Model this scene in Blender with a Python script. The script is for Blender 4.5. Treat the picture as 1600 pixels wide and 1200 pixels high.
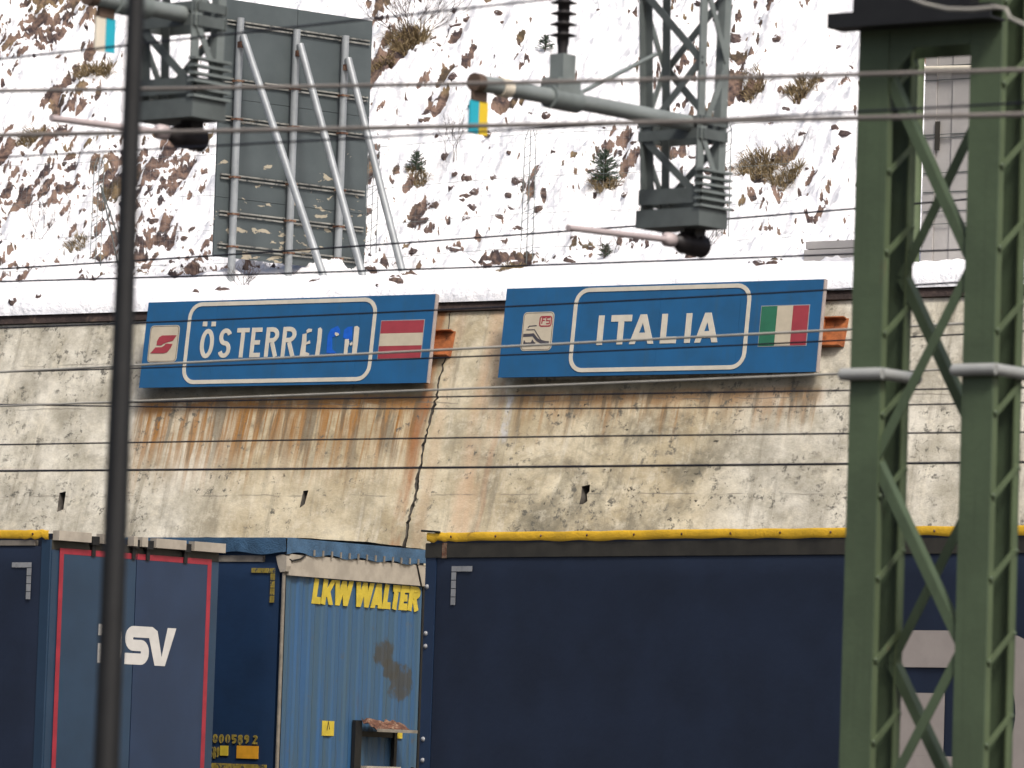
import bpy, bmesh, math, random
import numpy as np
from mathutils import Vector, Matrix, Quaternion

for o in list(bpy.data.objects): bpy.data.objects.remove(o)
scene = bpy.context.scene
COL = scene.collection
rad = math.radians
random.seed(7)

# ------------------------------------------------------------------ camera
FPX = 8000.0                      # focal length in pixels of a 1600 px wide picture
PITCH, ROLL, YAW = rad(4.3), 0.033, rad(40)
CAM = Vector((0, 0, 1.75))
FW = Vector((-math.sin(YAW)*math.cos(PITCH), math.cos(YAW)*math.cos(PITCH), math.sin(PITCH)))
_rt = Vector((math.cos(YAW), math.sin(YAW), 0)); _up = _rt.cross(FW)
RT = _rt*math.cos(ROLL) + _up*math.sin(ROLL)
UP = _up*math.cos(ROLL) - _rt*math.sin(ROLL)
cd = bpy.data.cameras.new('camera'); cam = bpy.data.objects.new('camera', cd); COL.objects.link(cam)
cam.matrix_world = Matrix.Translation(CAM) @ Matrix((RT, UP, -FW)).transposed().to_4x4()
cd.sensor_width = 36; cd.lens = 36*FPX/1600; cd.clip_start = 0.5; cd.clip_end = 2000
cd.dof.use_dof = True; cd.dof.focus_distance = 57; cd.dof.aperture_fstop = 5.6
scene.camera = cam
scene.render.resolution_x, scene.render.resolution_y = 1024, 768

# ------------------------------------------------------------------ light
SUN_EL, SUN_AZ = rad(50), rad(118)      # azimuth clockwise from +Y: behind the camera, to the right
w = bpy.data.worlds.new('World'); scene.world = w; w.use_nodes = True
nt = w.node_tree; nt.nodes.clear()
sky = nt.nodes.new('ShaderNodeTexSky'); sky.sky_type = 'NISHITA'; sky.sun_disc = False
sky.sun_elevation = SUN_EL; sky.sun_rotation = SUN_AZ
sky.air_density = 0.8; sky.dust_density = 6.0; sky.ozone_density = 0.6
bg = nt.nodes.new('ShaderNodeBackground'); bg.inputs[1].default_value = 0.10
wo = nt.nodes.new('ShaderNodeOutputWorld')
nt.links.new(sky.outputs[0], bg.inputs[0]); nt.links.new(bg.outputs[0], wo.inputs[0])
sd = bpy.data.lights.new('sun', 'SUN'); sd.energy = 2.0; sd.angle = rad(12); sd.color = (1, .97, .93)
sun = bpy.data.objects.new('sun', sd); COL.objects.link(sun)
_sv = Vector((math.sin(SUN_AZ)*math.cos(SUN_EL), math.cos(SUN_AZ)*math.cos(SUN_EL), math.sin(SUN_EL)))
sun.rotation_euler = _sv.to_track_quat('Z', 'Y').to_euler(); sun.location = (0, 0, 40)
vs = scene.view_settings
vs.view_transform = 'Standard'; vs.look = 'None'; vs.gamma = 1; vs.exposure = 0.50; vs.use_curve_mapping = False

# ------------------------------------------------------------------ pixel rays (to read positions off real planes)
def ray(x, y): return FW + RT*((x-800)/FPX) - UP*((y-600)/FPX)
def at_z(x, y, z): d = ray(x, y); return CAM + d*((z-CAM.z)/d.z)
def at_depth(x, y, dep): return CAM + ray(x, y)*dep
def at_Y(x, y, Y): d = ray(x, y); return CAM + d*(Y/d.y)
def at_plane(x, y, P, n): d = ray(x, y); return CAM + d*((P-CAM).dot(n)/d.dot(n))
class Frame:
    def __init__(s, O, ex, ey, ez): s.O, s.ex, s.ey, s.ez = Vector(O), Vector(ex), Vector(ey), Vector(ez)
    def mat(s): return Matrix.Translation(s.O) @ Matrix((s.ex, s.ey, s.ez)).transposed().to_4x4()
    def loc(s, P): d = P - s.O; return Vector((d.dot(s.ex), d.dot(s.ey), d.dot(s.ez)))
    def world(s, u, v, z=0): return s.O + s.ex*u + s.ey*v + s.ez*z
    def uv(s, x, y, z=0):                     # local point seen at pixel x, y on the local plane z
        p = s.loc(at_plane(x, y, s.O + s.ez*z, s.ez)); return (p.x, p.y)
def az_frame(O, az):                          # x along azimuth, y into the picture, z up
    a = rad(az); return Frame(O, (math.cos(a), math.sin(a), 0), (-math.sin(a), math.cos(a), 0), (0, 0, 1))

# ------------------------------------------------------------------ shader helper
class NT:
    def __init__(s, name):
        s.m = bpy.data.materials.new(name); s.m.use_nodes = True
        s.t = s.m.node_tree; s.b = s.t.nodes['Principled BSDF']
        s.tc = s.t.nodes.new('ShaderNodeTexCoord')
    def put(s, sock, v):
        if isinstance(v, S): s.t.links.new(v.s, sock)
        elif v is not None:
            if isinstance(v, (tuple, list)) and len(v) == 3 and sock.type == 'RGBA': v = (*v, 1)
            sock.default_value = v
    def math(s, op, a, b=None, c=None, clamp=False):
        n = s.t.nodes.new('ShaderNodeMath'); n.operation = op; n.use_clamp = clamp
        for i, v in enumerate((a, b, c)):
            if v is not None: s.put(n.inputs[i], v)
        return S(s, n.outputs[0])
    def coord(s, kind='Object'): return S(s, s.tc.outputs[kind])
    def xyz(s, v=None):
        n = s.t.nodes.new('ShaderNodeSeparateXYZ'); s.put(n.inputs[0], v or s.coord()); return [S(s, o) for o in n.outputs]
    def vec(s, x, y, z):
        n = s.t.nodes.new('ShaderNodeCombineXYZ')
        for i, v in enumerate((x, y, z)): s.put(n.inputs[i], v)
        return S(s, n.outputs[0])
    def noise(s, v, scale=1, det=4, rough=.55, dist=0):
        n = s.t.nodes.new('ShaderNodeTexNoise'); s.put(n.inputs['Vector'], v)
        n.inputs['Scale'].default_value = scale; n.inputs['Detail'].default_value = det
        n.inputs['Roughness'].default_value = rough; n.inputs['Distortion'].default_value = dist
        return S(s, n.outputs[0])
    def step(s, v, lo, hi, a=0., b=1.):
        n = s.t.nodes.new('ShaderNodeMapRange'); n.interpolation_type = 'SMOOTHSTEP'
        for i, q in enumerate((v, lo, hi, a, b)): s.put(n.inputs[i], q)
        return S(s, n.outputs[0])
    def mix(s, f, a, b):
        n = s.t.nodes.new('ShaderNodeMix'); n.data_type = 'RGBA'; n.clamp_factor = True
        s.put(n.inputs[0], f); s.put(n.inputs[6], a); s.put(n.inputs[7], b); return S(s, n.outputs[2])
    def attr(s, name):
        n = s.t.nodes.new('ShaderNodeAttribute'); n.attribute_name = name; return S(s, n.outputs['Fac'])
    def rand(s): n = s.t.nodes.new('ShaderNodeObjectInfo'); return S(s, n.outputs['Random'])
    def normal(s): n = s.t.nodes.new('ShaderNodeNewGeometry'); return S(s, n.outputs['Normal'])
    def bump(s, h, dist=.01, st=1.):
        n = s.t.nodes.new('ShaderNodeBump'); n.inputs['Distance'].default_value = dist; n.inputs['Strength'].default_value = st
        s.put(n.inputs['Height'], h); s.t.links.new(n.outputs[0], s.b.inputs['Normal'])
    def out(s, col, rough=.6, metal=0., spec=None):
        s.put(s.b.inputs['Base Color'], col); s.put(s.b.inputs['Roughness'], rough); s.put(s.b.inputs['Metallic'], metal)
        if spec is not None: s.b.inputs['Specular IOR Level'].default_value = spec
        return s.m
class S:
    def __init__(s, n, sock): s.n, s.s = n, sock
    def __add__(s, o): return s.n.math('ADD', s, o)
    def __radd__(s, o): return s.n.math('ADD', s, o)
    def __sub__(s, o): return s.n.math('SUBTRACT', s, o)
    def __rsub__(s, o): return s.n.math('SUBTRACT', o, s)
    def __mul__(s, o): return s.n.math('MULTIPLY', s, o)
    def __rmul__(s, o): return s.n.math('MULTIPLY', s, o)
    def __truediv__(s, o): return s.n.math('DIVIDE', s, o)
    def mx(s, o): return s.n.math('MAXIMUM', s, o)
    def mn(s, o): return s.n.math('MINIMUM', s, o)
def srgb(r, g, b):
    f = lambda c: ((c/255+.055)/1.055)**2.4 if c > 10 else c/255/12.92
    return (f(r), f(g), f(b))
def paint(name, col, rough=.5, var=.18, scale=3., dirt=None, dirt_amt=.0, bump=.0, metal=0., spec=None, dscale=4.):
    n = NT(name); co = n.coord()
    a = n.noise(co, scale, 5, .6)
    c = n.mix(n.step(a, .3, .7), tuple(x*(1-var) for x in col), tuple(min(1, x*(1+var)) for x in col))
    if dirt is not None:
        d = n.noise(co, dscale, 7, .7, .6)
        c = n.mix(n.step(d, 1-dirt_amt-.06, 1-dirt_amt+.06), c, dirt)
    if bump: n.bump(n.noise(co, scale*9, 4, .6), bump)
    return n.out(c, rough, metal, spec)

M = {}
M['navy'] = paint('navy_tarpaulin', (.0092, .0168, .0375), .55, .18, 1.2, bump=.002)
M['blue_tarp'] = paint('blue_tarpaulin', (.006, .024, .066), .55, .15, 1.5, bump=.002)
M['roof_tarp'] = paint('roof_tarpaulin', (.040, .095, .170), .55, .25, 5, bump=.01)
M['door_teal_lit'] = paint('door_paint_teal_lit', (.0175, .041, .077), .42, .12, 1.5)  # brighter copy of the door blue; the left door's reflection is painted in
M['door_navy'] = paint('door_paint_navy', (.0145, .031, .070), .42, .12, 1.5)
M['red'] = paint('red_paint', (.27, .020, .034), .5, .15, 5)
M['white'] = paint('white_film', (.54, .53, .50), .5, .06, 6)
M['rail_grey'] = paint('rail_grey', (.20, .18, .15), .6, .25, 6, (.06, .05, .04), .35)
M['rail_olive'] = paint('rail_dark_olive', (.035, .032, .024), .6, .25, 4)
M['beige'] = paint('beige_steel', (.34, .305, .25), .6, .15, 5, (.14, .10, .07), .3)
M['yellow_tarp'] = paint('yellow_tarpaulin', (.70, .42, .022), .55, .14, 4, (.24, .13, .03), .34, bump=.006, dscale=2.5)
M['yellow'] = paint('yellow_film', (.48, .37, .035), .5, .12, 8)
M['yellow_worn'] = paint('worn_yellow_print', (.26, .20, .035), .6, .3, 14, (.03, .04, .05), .45, dscale=14)
M['orange'] = paint('orange_plate', (.55, .27, .02), .5, .15, 8)
M['reflect'] = paint('reflective_tape', (.26, .27, .28), .4, .12, 12)
M['grey_logo'] = paint('grey_logo_film', (.36, .32, .29), .6, .07, 3)
M['dark'] = paint('dark_steel', (.0055, .006, .0065), .6, .3, 8)
M['black'] = paint('black_rubber', (.006, .006, .006), .7, .3, 8)
M['rust'] = paint('rusty_steel', (.10, .040, .022), .8, .5, 9, (.22, .14, .09), .45, bump=.01, dscale=9)
M['chassis'] = paint('chassis_steel', (.03, .03, .032), .6, .3, 5)
M['galv'] = paint('galvanised_steel', (.27, .29, .30), .5, .12, 4, (.16, .085, .05), .22, metal=.25)
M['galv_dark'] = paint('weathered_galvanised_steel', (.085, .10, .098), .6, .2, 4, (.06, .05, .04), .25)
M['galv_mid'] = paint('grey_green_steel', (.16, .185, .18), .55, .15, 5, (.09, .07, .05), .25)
M['tube'] = paint('grey_tube', (.19, .215, .21), .5, .12, 4)
M['pink_tube'] = paint('pale_tube', (.42, .36, .36), .5, .08, 4)
def green_paint(name, col, rust):
    n = NT(name); x, y, z = n.xyz(); co = n.coord()
    a = n.noise(co, 2.5, 5, .6); c = n.mix(n.step(a, .3, .7), tuple(q*.86 for q in col), tuple(q*1.14 for q in col))
    st = n.noise(n.vec(x*30, y*30, z*1.2), 1, 4, .6); c = n.mix(n.step(st, .52, .72)*.45, c, tuple(q*.62 for q in col))
    c = n.mix(n.step(n.noise(n.vec(x*9, y*9, z*3.), 1, 6, .7), .66, .72)*.7, c, rust)
    n.bump(n.noise(co, 30, 4, .6), .002); return n.out(c, .6)
M['green'] = green_paint('green_paint', (.060, .088, .047), (.080, .060, .032))
M['green_lit'] = green_paint('green_paint_lit', (.078, .108, .052), (.13, .070, .037))  # lighter copy of the green: sunlight on flanges and near lacing painted in
M['collar'] = paint('grey_band', (.30, .31, .30), .5, .1, 6)
M['wire_dark'] = paint('dark_wire', (.008, .008, .014), .5, .2, 3)
M['wire_light'] = paint('weathered_copper_wire', (.21, .19, .17), .5, .15, 3)
M['wire_pale'] = paint('pale_wire', (.34, .33, .29), .5, .15, 3)
M['porcelain'] = paint('brown_porcelain', (.016, .013, .014), .55, .2, 6)
M['brown'] = paint('brown_cap', (.10, .065, .045), .7, .25, 9)
M['cyan'] = paint('cyan_enamel', (.02, .40, .52), .5, .06, 5)
M['yellow_tag'] = paint('yellow_enamel', (.78, .55, .03), .5, .06, 5)
M['cream_tag'] = paint('cream_enamel', (.72, .66, .54), .5, .06, 5)
M['sign_blue'] = None
M['cream'] = paint('cream_film', (.50, .44, .33), .55, .07, 5, (.30, .26, .19), .25)
M['cream_white'] = paint('pale_cream_film', (.56, .52, .43), .55, .07, 7, (.36, .32, .25), .22)
M['sign_red'] = paint('faded_red_film', (.30, .038, .050), .55, .1, 5)
M['sign_green'] = paint('faded_green_film', (.022, .14, .075), .55, .1, 5)
M['sign_ink'] = paint('dark_ink', (.055, .05, .06), .6, .1, 5)
M['fresh_blue'] = paint('unfaded_blue_film', (.006, .10, .50), .5, .12, 12)
M['sign_back'] = paint('sign_box_steel', (.05, .038, .045), .7, .2, 5)
M['sign_edge'] = paint('sign_edge_aluminium', (.36, .31, .29), .5, .1, 5)
M['bracket'] = paint('orange_rusty_bracket', (.36, .115, .035), .75, .4, 7, (.14, .045, .02), .35, bump=.006, dscale=6)
M['coping'] = paint('brown_coping', (.040, .026, .022), .8, .35, 3, (.11, .075, .055), .38, bump=.012, dscale=3)
M['stem'] = paint('twig_bark', (.07, .05, .042), .8, .3, 12)
M['needle'] = paint('fir_needles', (.040, .072, .036), .7, .35, 9)
M['drygrass'] = paint('dry_grass', (.22, .165, .085), .8, .35, 8)
M['pier'] = paint('pier_concrete', (.38, .365, .35), .8, .08, 1.5, (.24, .21, .18), .25, bump=.004)
M['ballast'] = paint('ballast', (.10, .09, .08), .9, .4, 14, bump=.03)
def sign_blue():
    n = NT('sign_blue_enamel'); x, y, z = n.xyz()
    a = n.noise(n.coord(), 2.2, 5, .6); b = n.noise(n.vec(x*9, y*.8, 0.), 1, 4, .6)
    c = n.mix(n.step(a, .3, .7), (.014, .086, .195), (.010, .102, .250))
    c = n.mix(n.step(b, .52, .8)*.45, c, (.035, .085, .13))
    return n.out(c, n.step(a, .3, .7, .42, .55))
M['sign_blue'] = sign_blue()
def walter_end():
    n = NT('faded_blue_steel'); x, y, z = n.xyz()
    a = n.noise(n.vec(x, y*9, z*.5), 1, 4, .6); b = n.noise(n.coord(), 5, 6, .7)
    c = n.mix(n.step(a, .32, .68), (.040, .086, .128), (.024, .086, .195))
    c = n.mix(n.step(b, .60, .72)*.55, c, (.075, .075, .066))
    wob = n.noise(n.coord(), 7, 7, .72)-.5
    for (yc, zc, ry, rz) in GRIME:
        d = n.math('POWER', (y-yc)/ry, 2.)+n.math('POWER', (z-zc)/rz, 2.)+wob*5.0
        c = n.mix(n.step(d, 1.5, .6)*.90, c, n.mix(b, (.028, .030, .028), (.052, .052, .046)))
    dr = n.noise(n.vec(x, y*30, z*1.5), 1, 3, .6); c = n.mix(n.step(dr, .56, .7)*n.step(z, 3.3, 2.2)*.5, c, (.06, .06, .05))
    return n.out(c, .55)
M['recess_shade'] = paint('painted_recess_shade', (.085, .076, .064), .9, .4, 9)  # dark colour painting shade into the sides of slots and open joint
M['dirt_patch'] = paint('grey_grime', (.045, .045, .038), .85, .25, 6)
def board_mat():
    n = NT('flaking_grey_paint'); co = n.coord()
    a = n.noise(co, 2.0, 5, .6); c = n.mix(n.step(a, .3, .7), (.052, .066, .069), (.068, .084, .087))
    x, y, z = n.xyz()
    low = n.step(z, .3, 2.6, .0, .11)
    d = n.noise(n.vec(x*1.6, y*2.0, z*3.6), 1.9, 7, .6, .5)
    f = n.step(d - n.noise(co, 14, 3, .5)*.0, low + .590, low + .60)
    c = n.mix(f, c, (.36, .32, .24))
    n.bump(f, .003)
    return n.out(c, .6)
M['board'] = board_mat()
M['board_rail'] = paint('weathered_board_rail', (.20, .20, .18), .6, .3, 6, (.045, .05, .05), .45, dscale=7)

# ------------------------------------------------------------------ mesh helper
class MB:
    def __init__(s): s.v, s.f, s.sm = [], [], []
    def add(s, vs, fs, smooth=False):
        k = len(s.v); s.v += [tuple(p) for p in vs]; s.f += [tuple(i+k for i in f) for f in fs]; s.sm += [smooth]*len(fs); return s
    def box(s, lo, hi):
        (a, b, c), (d, e, g) = lo, hi
        return s.add([(a,b,c),(d,b,c),(d,e,c),(a,e,c),(a,b,g),(d,b,g),(d,e,g),(a,e,g)],
                     [(0,3,2,1),(4,5,6,7),(0,1,5,4),(1,2,6,5),(2,3,7,6),(3,0,4,7)])
    def bar(s, p, q, w_, h, up=(0, 0, 1)):
        p, q, up = Vector(p), Vector(q), Vector(up); d = (q-p).normalized()
        x = d.cross(up)
        if x.length < 1e-4: x = d.cross(Vector((1, 0, 0)))
        x.normalize(); y = x.cross(d); x *= w_/2; y *= h/2
        return s.add([p-x-y, p+x-y, p+x+y, p-x+y, q-x-y, q+x-y, q+x+y, q-x+y],
                     [(0,1,2,3),(7,6,5,4),(4,5,1,0),(5,6,2,1),(6,7,3,2),(7,4,0,3)])
    def tube(s, pts, r, n=8, cap=True):
        pts = [Vector(p) for p in pts]; R = r if isinstance(r, (list, tuple)) else [r]*len(pts)
        vs, fs = [], []
        d0 = (pts[-1]-pts[0]).normalized(); ref = Vector((0, 0, 1)) if abs(d0.z) < .9 else Vector((1, 0, 0))
        for i, p in enumerate(pts):
            d = (pts[min(i+1, len(pts)-1)]-pts[max(i-1, 0)]).normalized()
            x = d.cross(ref).normalized(); y = x.cross(d)
            vs += [p + x*(R[i]*math.cos(2*math.pi*k/n)) + y*(R[i]*math.sin(2*math.pi*k/n)) for k in range(n)]
        for i in range(len(pts)-1):
            for k in range(n):
                a, b = i*n+k, i*n+(k+1) % n; fs.append((a, b, b+n, a+n))
        s.add(vs, fs, True)
        if cap:
            e = len(pts)-1
            s.add(vs[:n], [tuple(range(n))[::-1]]); s.add(vs[e*n:], [tuple(range(n))])
        return s
    def lathe(s, base, prof, n=20, axis=(0, 0, 1)):
        base, ax = Vector(base), Vector(axis).normalized(); x = ax.orthogonal().normalized(); y = ax.cross(x)
        vs, fs = [], []
        for r, h in prof: vs += [base + ax*h + (x*math.cos(2*math.pi*k/n) + y*math.sin(2*math.pi*k/n))*r for k in range(n)]
        for i in range(len(prof)-1):
            for k in range(n):
                a, b = i*n+k, i*n+(k+1) % n; fs.append((a, b, b+n, a+n))
        return s.add(vs, fs, True)
    def prism(s, poly, z0, z1, fr=None):     # poly in x,y (counter-clockwise or not), maybe mapped by fr(u,v,z)
        n = len(poly); fr = fr or (lambda u, v, z: (u, v, z))
        area = sum(poly[i][0]*poly[(i+1) % n][1]-poly[(i+1) % n][0]*poly[i][1] for i in range(n))
        if area < 0: poly = poly[::-1]
        vs = [fr(u, v, z0) for u, v in poly] + [fr(u, v, z1) for u, v in poly]
        fs = [tuple(range(n))[::-1], tuple(range(n, 2*n))] + [(i, (i+1) % n, (i+1) % n+n, i+n) for i in range(n)]
        return s.add(vs, fs)
    def stroke(s, pts, w_, z0, z1, closed=False, fr=None):
        fr = fr or (lambda u, v, z: (u, v, z))
        P = [Vector((p[0], p[1])) for p in pts]; n = len(P); L, R = [], []
        for i in range(n):
            a = P[i-1] if (i or closed) else None; b = P[(i+1) % n] if (i < n-1 or closed) else None
            d1 = (P[i]-a).normalized() if a is not None else None; d2 = (b-P[i]).normalized() if b is not None else None
            d1 = d1 or d2; d2 = d2 or d1
            n1, n2 = Vector((-d1.y, d1.x)), Vector((-d2.y, d2.x)); m = (n1+n2)
            m = m.normalized() if m.length > 1e-5 else n1
            k = min(2.2, 1/max(.25, m.dot(n1)))
            L.append(P[i]+m*(w_/2*k)); R.append(P[i]-m*(w_/2*k))
        m = n if closed else n-1
        vs = []
        for i in range(n):
            vs += [fr(*L[i], z0), fr(*R[i], z0), fr(*L[i], z1), fr(*R[i], z1)]
        fs = []
        for i in range(m):
            a, b = 4*i, 4*((i+1) % n)
            fs += [(a+3, b+3, b+2, a+2), (a, b, b+1, a+1), (a+2, b+2, b, a), (a+1, b+1, b+3, a+3)]
        if not closed: e = 4*(n-1); fs += [(0, 1, 3, 2), (e, e+2, e+3, e+1)]
        return s.add(vs, fs)
    def build(s, name, mat, parent=None, mats=None, recenter=False, recalc=False):
        me = bpy.data.meshes.new(name); v = s.v; off = Vector((0, 0, 0))
        if recenter:
            a = np.array(v); off = Vector(((a[:,0].min()+a[:,0].max())/2, (a[:,1].min()+a[:,1].max())/2, a[:,2].min()))
            v = [(p[0]-off.x, p[1]-off.y, p[2]-off.z) for p in v]
        me.from_pydata(v, [], s.f); me.polygons.foreach_set('use_smooth', s.sm)
        if recalc:
            bm = bmesh.new(); bm.from_mesh(me); bmesh.ops.recalc_face_normals(bm, faces=bm.faces); bm.to_mesh(me); bm.free()
        me.materials.append(M[mat] if isinstance(mat, str) else mat); me.update()
        o = bpy.data.objects.new(name, me); COL.objects.link(o); o.location = off
        if parent: o.parent = parent
        return o
def tag(o, label=None, cat=None, group=None, kind=None):
    if label: o['label'] = label
    if cat: o['category'] = cat
    if group: o['group'] = group
    if kind: o['kind'] = kind
    return o
def thing(name, fr, label, cat, group=None):
    o = bpy.data.objects.new(name, None); COL.objects.link(o); o.empty_display_size = .3
    o.matrix_world = fr.mat() if isinstance(fr, Frame) else Matrix.Translation(Vector(fr))
    return tag(o, label, cat, group)
def arc(cx, cy, rx, ry, a0, a1, n=8):
    return [(cx+rx*math.cos(rad(a0+(a1-a0)*i/n)), cy+ry*math.sin(rad(a0+(a1-a0)*i/n))) for i in range(n+1)]
def rrect(u0, v0, u1, v1, r, n=6):
    return arc(u1-r, v0+r, r, r, -90, 0, n)+arc(u1-r, v1-r, r, r, 0, 90, n)+arc(u0+r, v1-r, r, r, 90, 180, n)+arc(u0+r, v0+r, r, r, 180, 270, n)

# ------------------------------------------------------------------ stroke letters in a box of width w, height 1
def glyph(c, w_, t):
    h = t/2; I = lambda x: [(x, 0), (x, 1)]
    if c == 'I': return [I(w_/2)]
    if c == 'T': return [[(0, 1-h), (w_, 1-h)], [(w_/2, 0), (w_/2, 1-t)]]
    if c == 'L': return [[(h, 1), (h, h), (w_, h)]]
    para = lambda xb, xt, y0=0., y1=1.: ('poly', [(xb-h, y0), (xb+h, y0), (xt+h, y1), (xt-h, y1)])
    if c == 'A': return [para(h, w_/2-h*.1), para(w_-h, w_/2+h*.1), [(w_*.26, .27), (w_*.74, .27)]]
    if c == 'E': return [[(w_, 1-h), (h, 1-h), (h, h), (w_, h)], [(t, .5), (w_*.88, .5)]]
    if c == 'R': return [I(h), [(t, 1-h)]+arc(w_-h-.2, .74, .2, .26-h, 90, -90, 8)+[(t, .48+h)], [(w_*.52, .48), (w_-h*.9, 0)]]
    if c == 'K': return [I(h), para(t*.9, w_-h*.9, .30, 1), para(w_-h*.9, w_*.42, 0, .62)]
    if c == 'W': return [para(w_*.27, h*.8), para(w_*.27, w_*.5), para(w_*.73, w_*.5), para(w_*.73, w_-h*.8)]
    if c == 'H': return [I(h), I(w_-h), [(t, .5), (w_-t, .5)]]
    if c == 'O': return [arc(w_/2, .5, w_/2-h, .5-h, 0, 345, 23)+[None]]
    if c == 'S':
        r = (w_-t)/2
        return [arc(w_/2, .75-h/2, r, .25-h/2, 20, 180, 8)+arc(w_/2, .75-h/2, r, .25-h/2, 200, 255, 3)
                + arc(w_/2, .25+h/2, r, .25-h/2, 75, 0, 4)+arc(w_/2, .25+h/2, r, .25-h/2, -20, -160, 8)]
    if c == '0': return glyph('O', w_, t)
    if c == '5': return [[(w_, 1-h), (h, 1-h), (h, .58)]+arc(w_/2, .32, w_/2-h, .32-h, 110, -150, 10)]
    if c == '2': return [arc(w_/2, .72, w_/2-h, .28-h, 160, -30, 8)+[(h, h), (w_, h)]]
    if c == '8': return [arc(w_/2, .74, w_/2-h*1.1, .26-h, 0, 345, 15)+[None], arc(w_/2, .26, w_/2-h, .26, 0, 345, 15)+[None]]
    if c == '9': return [arc(w_/2, .70, w_/2-h, .30-h, 0, 345, 15)+[None], [(w_-h, .7), (w_-h*1.2, .35), (w_*.35, h)]]
    return []
def put_text(parent, mat, items, base, cap, t, z, shear=0, fr=None, dz=.0004, extra=None):
    """items: (char, u0, u1); one mesh per character; strokes get tiny steps in height so that none share a plane"""
    for q, (c, u0, u1) in enumerate(items):
        mb = MB(); k = 0
        M2 = lambda p: (u0+(p[0]+(p[1]-.5)*shear)*cap, base+p[1]*cap)
        for st in glyph(c, (u1-u0)/cap, t/cap):
            if st[0] == 'poly': mb.prism([M2(p) for p in st[1]], z-.004, z+.0015+k*dz, fr)
            else: mb.stroke([M2(p) for p in st if p is not None], t, z-.004, z+.0015+k*dz, st[-1] is None, fr)
            k += 1
        if extra and q == 0: extra(mb)
        mb.build('letter' if c.isalpha() else 'digit', mat, parent, recalc=True)
def dsv(u0, v0, wd, ht, th):
    """three letters: D with a gap in its stem, S and V; centre lines"""
    wl = wd*.30; h = th/2; D = []
    D.append([(u0, v0+ht-h)]+arc(u0+wl-h-ht*.28, v0+ht*.72, ht*.28, ht*.28-h, 90, 0, 6)+arc(u0+wl-h-ht*.28, v0+ht*.28, ht*.28, ht*.28-h, 0, -90, 6)
             + [(u0+h, v0+h), (u0+h, v0+ht-th*1.7)])
    s0 = u0+wl+wd*.045; r = ht*.16
    D.append([(s0+wl*1.02, v0+ht-h)]+arc(s0+r+h, v0+ht-h-r, r, r, 90, 180, 5)+arc(s0+r+h, v0+ht*.5+r, r, r, 180, 270, 5)
             + arc(s0+wl*.86-r, v0+ht*.5-r, r, r, 90, 0, 5)+arc(s0+wl*.86-r, v0+h+r, r, r, 0, -90, 5)+[(s0+.0, v0+h)])
    xa, xb_, xc = s0+wl*1.02, s0+wl*1.50, u0+wd; k = th*1.1
    D.append(('poly', [(xa+.0008, v0+ht-th), (xa+.0008, v0+ht), (xa+k*.35, v0+ht), (xa+k*.95, v0+ht*.90), (xb_+k*.25, v0+th*.75), (xb_+k*.25, v0), (xb_-k*.55, v0)]))
    D.append(('poly', [(xb_+k*.2508, v0), (xb_+k*.2508, v0+th*.8), (xc-k, v0+ht), (xc, v0+ht), (xb_+k*.65, v0)]))
    return D
def put_logo(parents, mat, strokes, wd, z, fr):
    D, S1, V1, V2 = strokes
    if parents[0]: mb = MB(); mb.stroke(D, wd, z, z+.0025, False, fr); mb.build('letter', mat, parents[0], recalc=True)
    mb = MB(); mb.stroke(S1, wd, z, z+.0028, False, fr); mb.build('letter', mat, parents[1], recalc=True)
    mb = MB(); mb.prism(V1[1], z, z+.0026, fr); mb.prism(V2[1], z, z+.0026, fr); mb.build('letter', mat, parents[1], recalc=True)

# ================================================================== SETTING
# ---- retaining wall frame: x along the wall, y up the battered face, z out of it
WAZ, BAT = rad(5), rad(15.6)
ux = Vector((math.cos(WAZ), math.sin(WAZ), 0)); inn = Vector((-math.sin(WAZ), math.cos(WAZ), 0))
vv = inn*math.sin(BAT)+Vector((0, 0, math.cos(BAT)))
W0 = Vector((-34.81, 46.56, 4.0)); W0 = W0 - vv*(4.0/math.cos(BAT))
W0 = Frame(W0, ux, vv, ux.cross(vv)).world(*Frame(W0, ux, vv, ux.cross(vv)).uv(672, 640)) ; W0 = W0 - vv*(W0.z/math.cos(BAT))
WF = Frame(W0, ux, vv, ux.cross(vv))
ZTOP = 7.26; VTOP = ZTOP/math.cos(BAT)
LEDGE = WF.world(0, VTOP); LEDGE.z = 0                   # plan position of the wall's top edge
HF = Frame(LEDGE, ux, inn, (0, 0, 1))                    # x along wall, y = distance behind its top, z up

# ---- numpy value noise
def _hash(i, j, s):
    n = (i*374761393+j*668265263+s*974711) & 0xffffffff
    n = ((n ^ (n >> 13))*1274126177) & 0xffffffff
    return ((n ^ (n >> 16)) & 0xffff)/65535.
def vnoise(x, y, s=0):
    i, j = np.floor(x).astype(np.int64), np.floor(y).astype(np.int64); fx, fy = x-i, y-j
    fx, fy = fx*fx*fx*(fx*(fx*6-15)+10), fy*fy*fy*(fy*(fy*6-15)+10)
    a, b, c, d = _hash(i, j, s), _hash(i+1, j, s), _hash(i, j+1, s), _hash(i+1, j+1, s)
    return (a*(1-fx)+b*fx)*(1-fy)+(c*(1-fx)+d*fx)*fy
def fbm(x, y, o=4, s=0, g=.5):
    t = 0; a = 1; n = 0
    for k in range(o):
        t = t+a*vnoise(x*2**k+17.3*k, y*2**k-9.1*k, s+k); n += a; a *= g
    return t/n
def sstep(x, a, b): t = np.clip((x-a)/(b-a), 0, 1); return t*t*(3-2*t)

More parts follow.
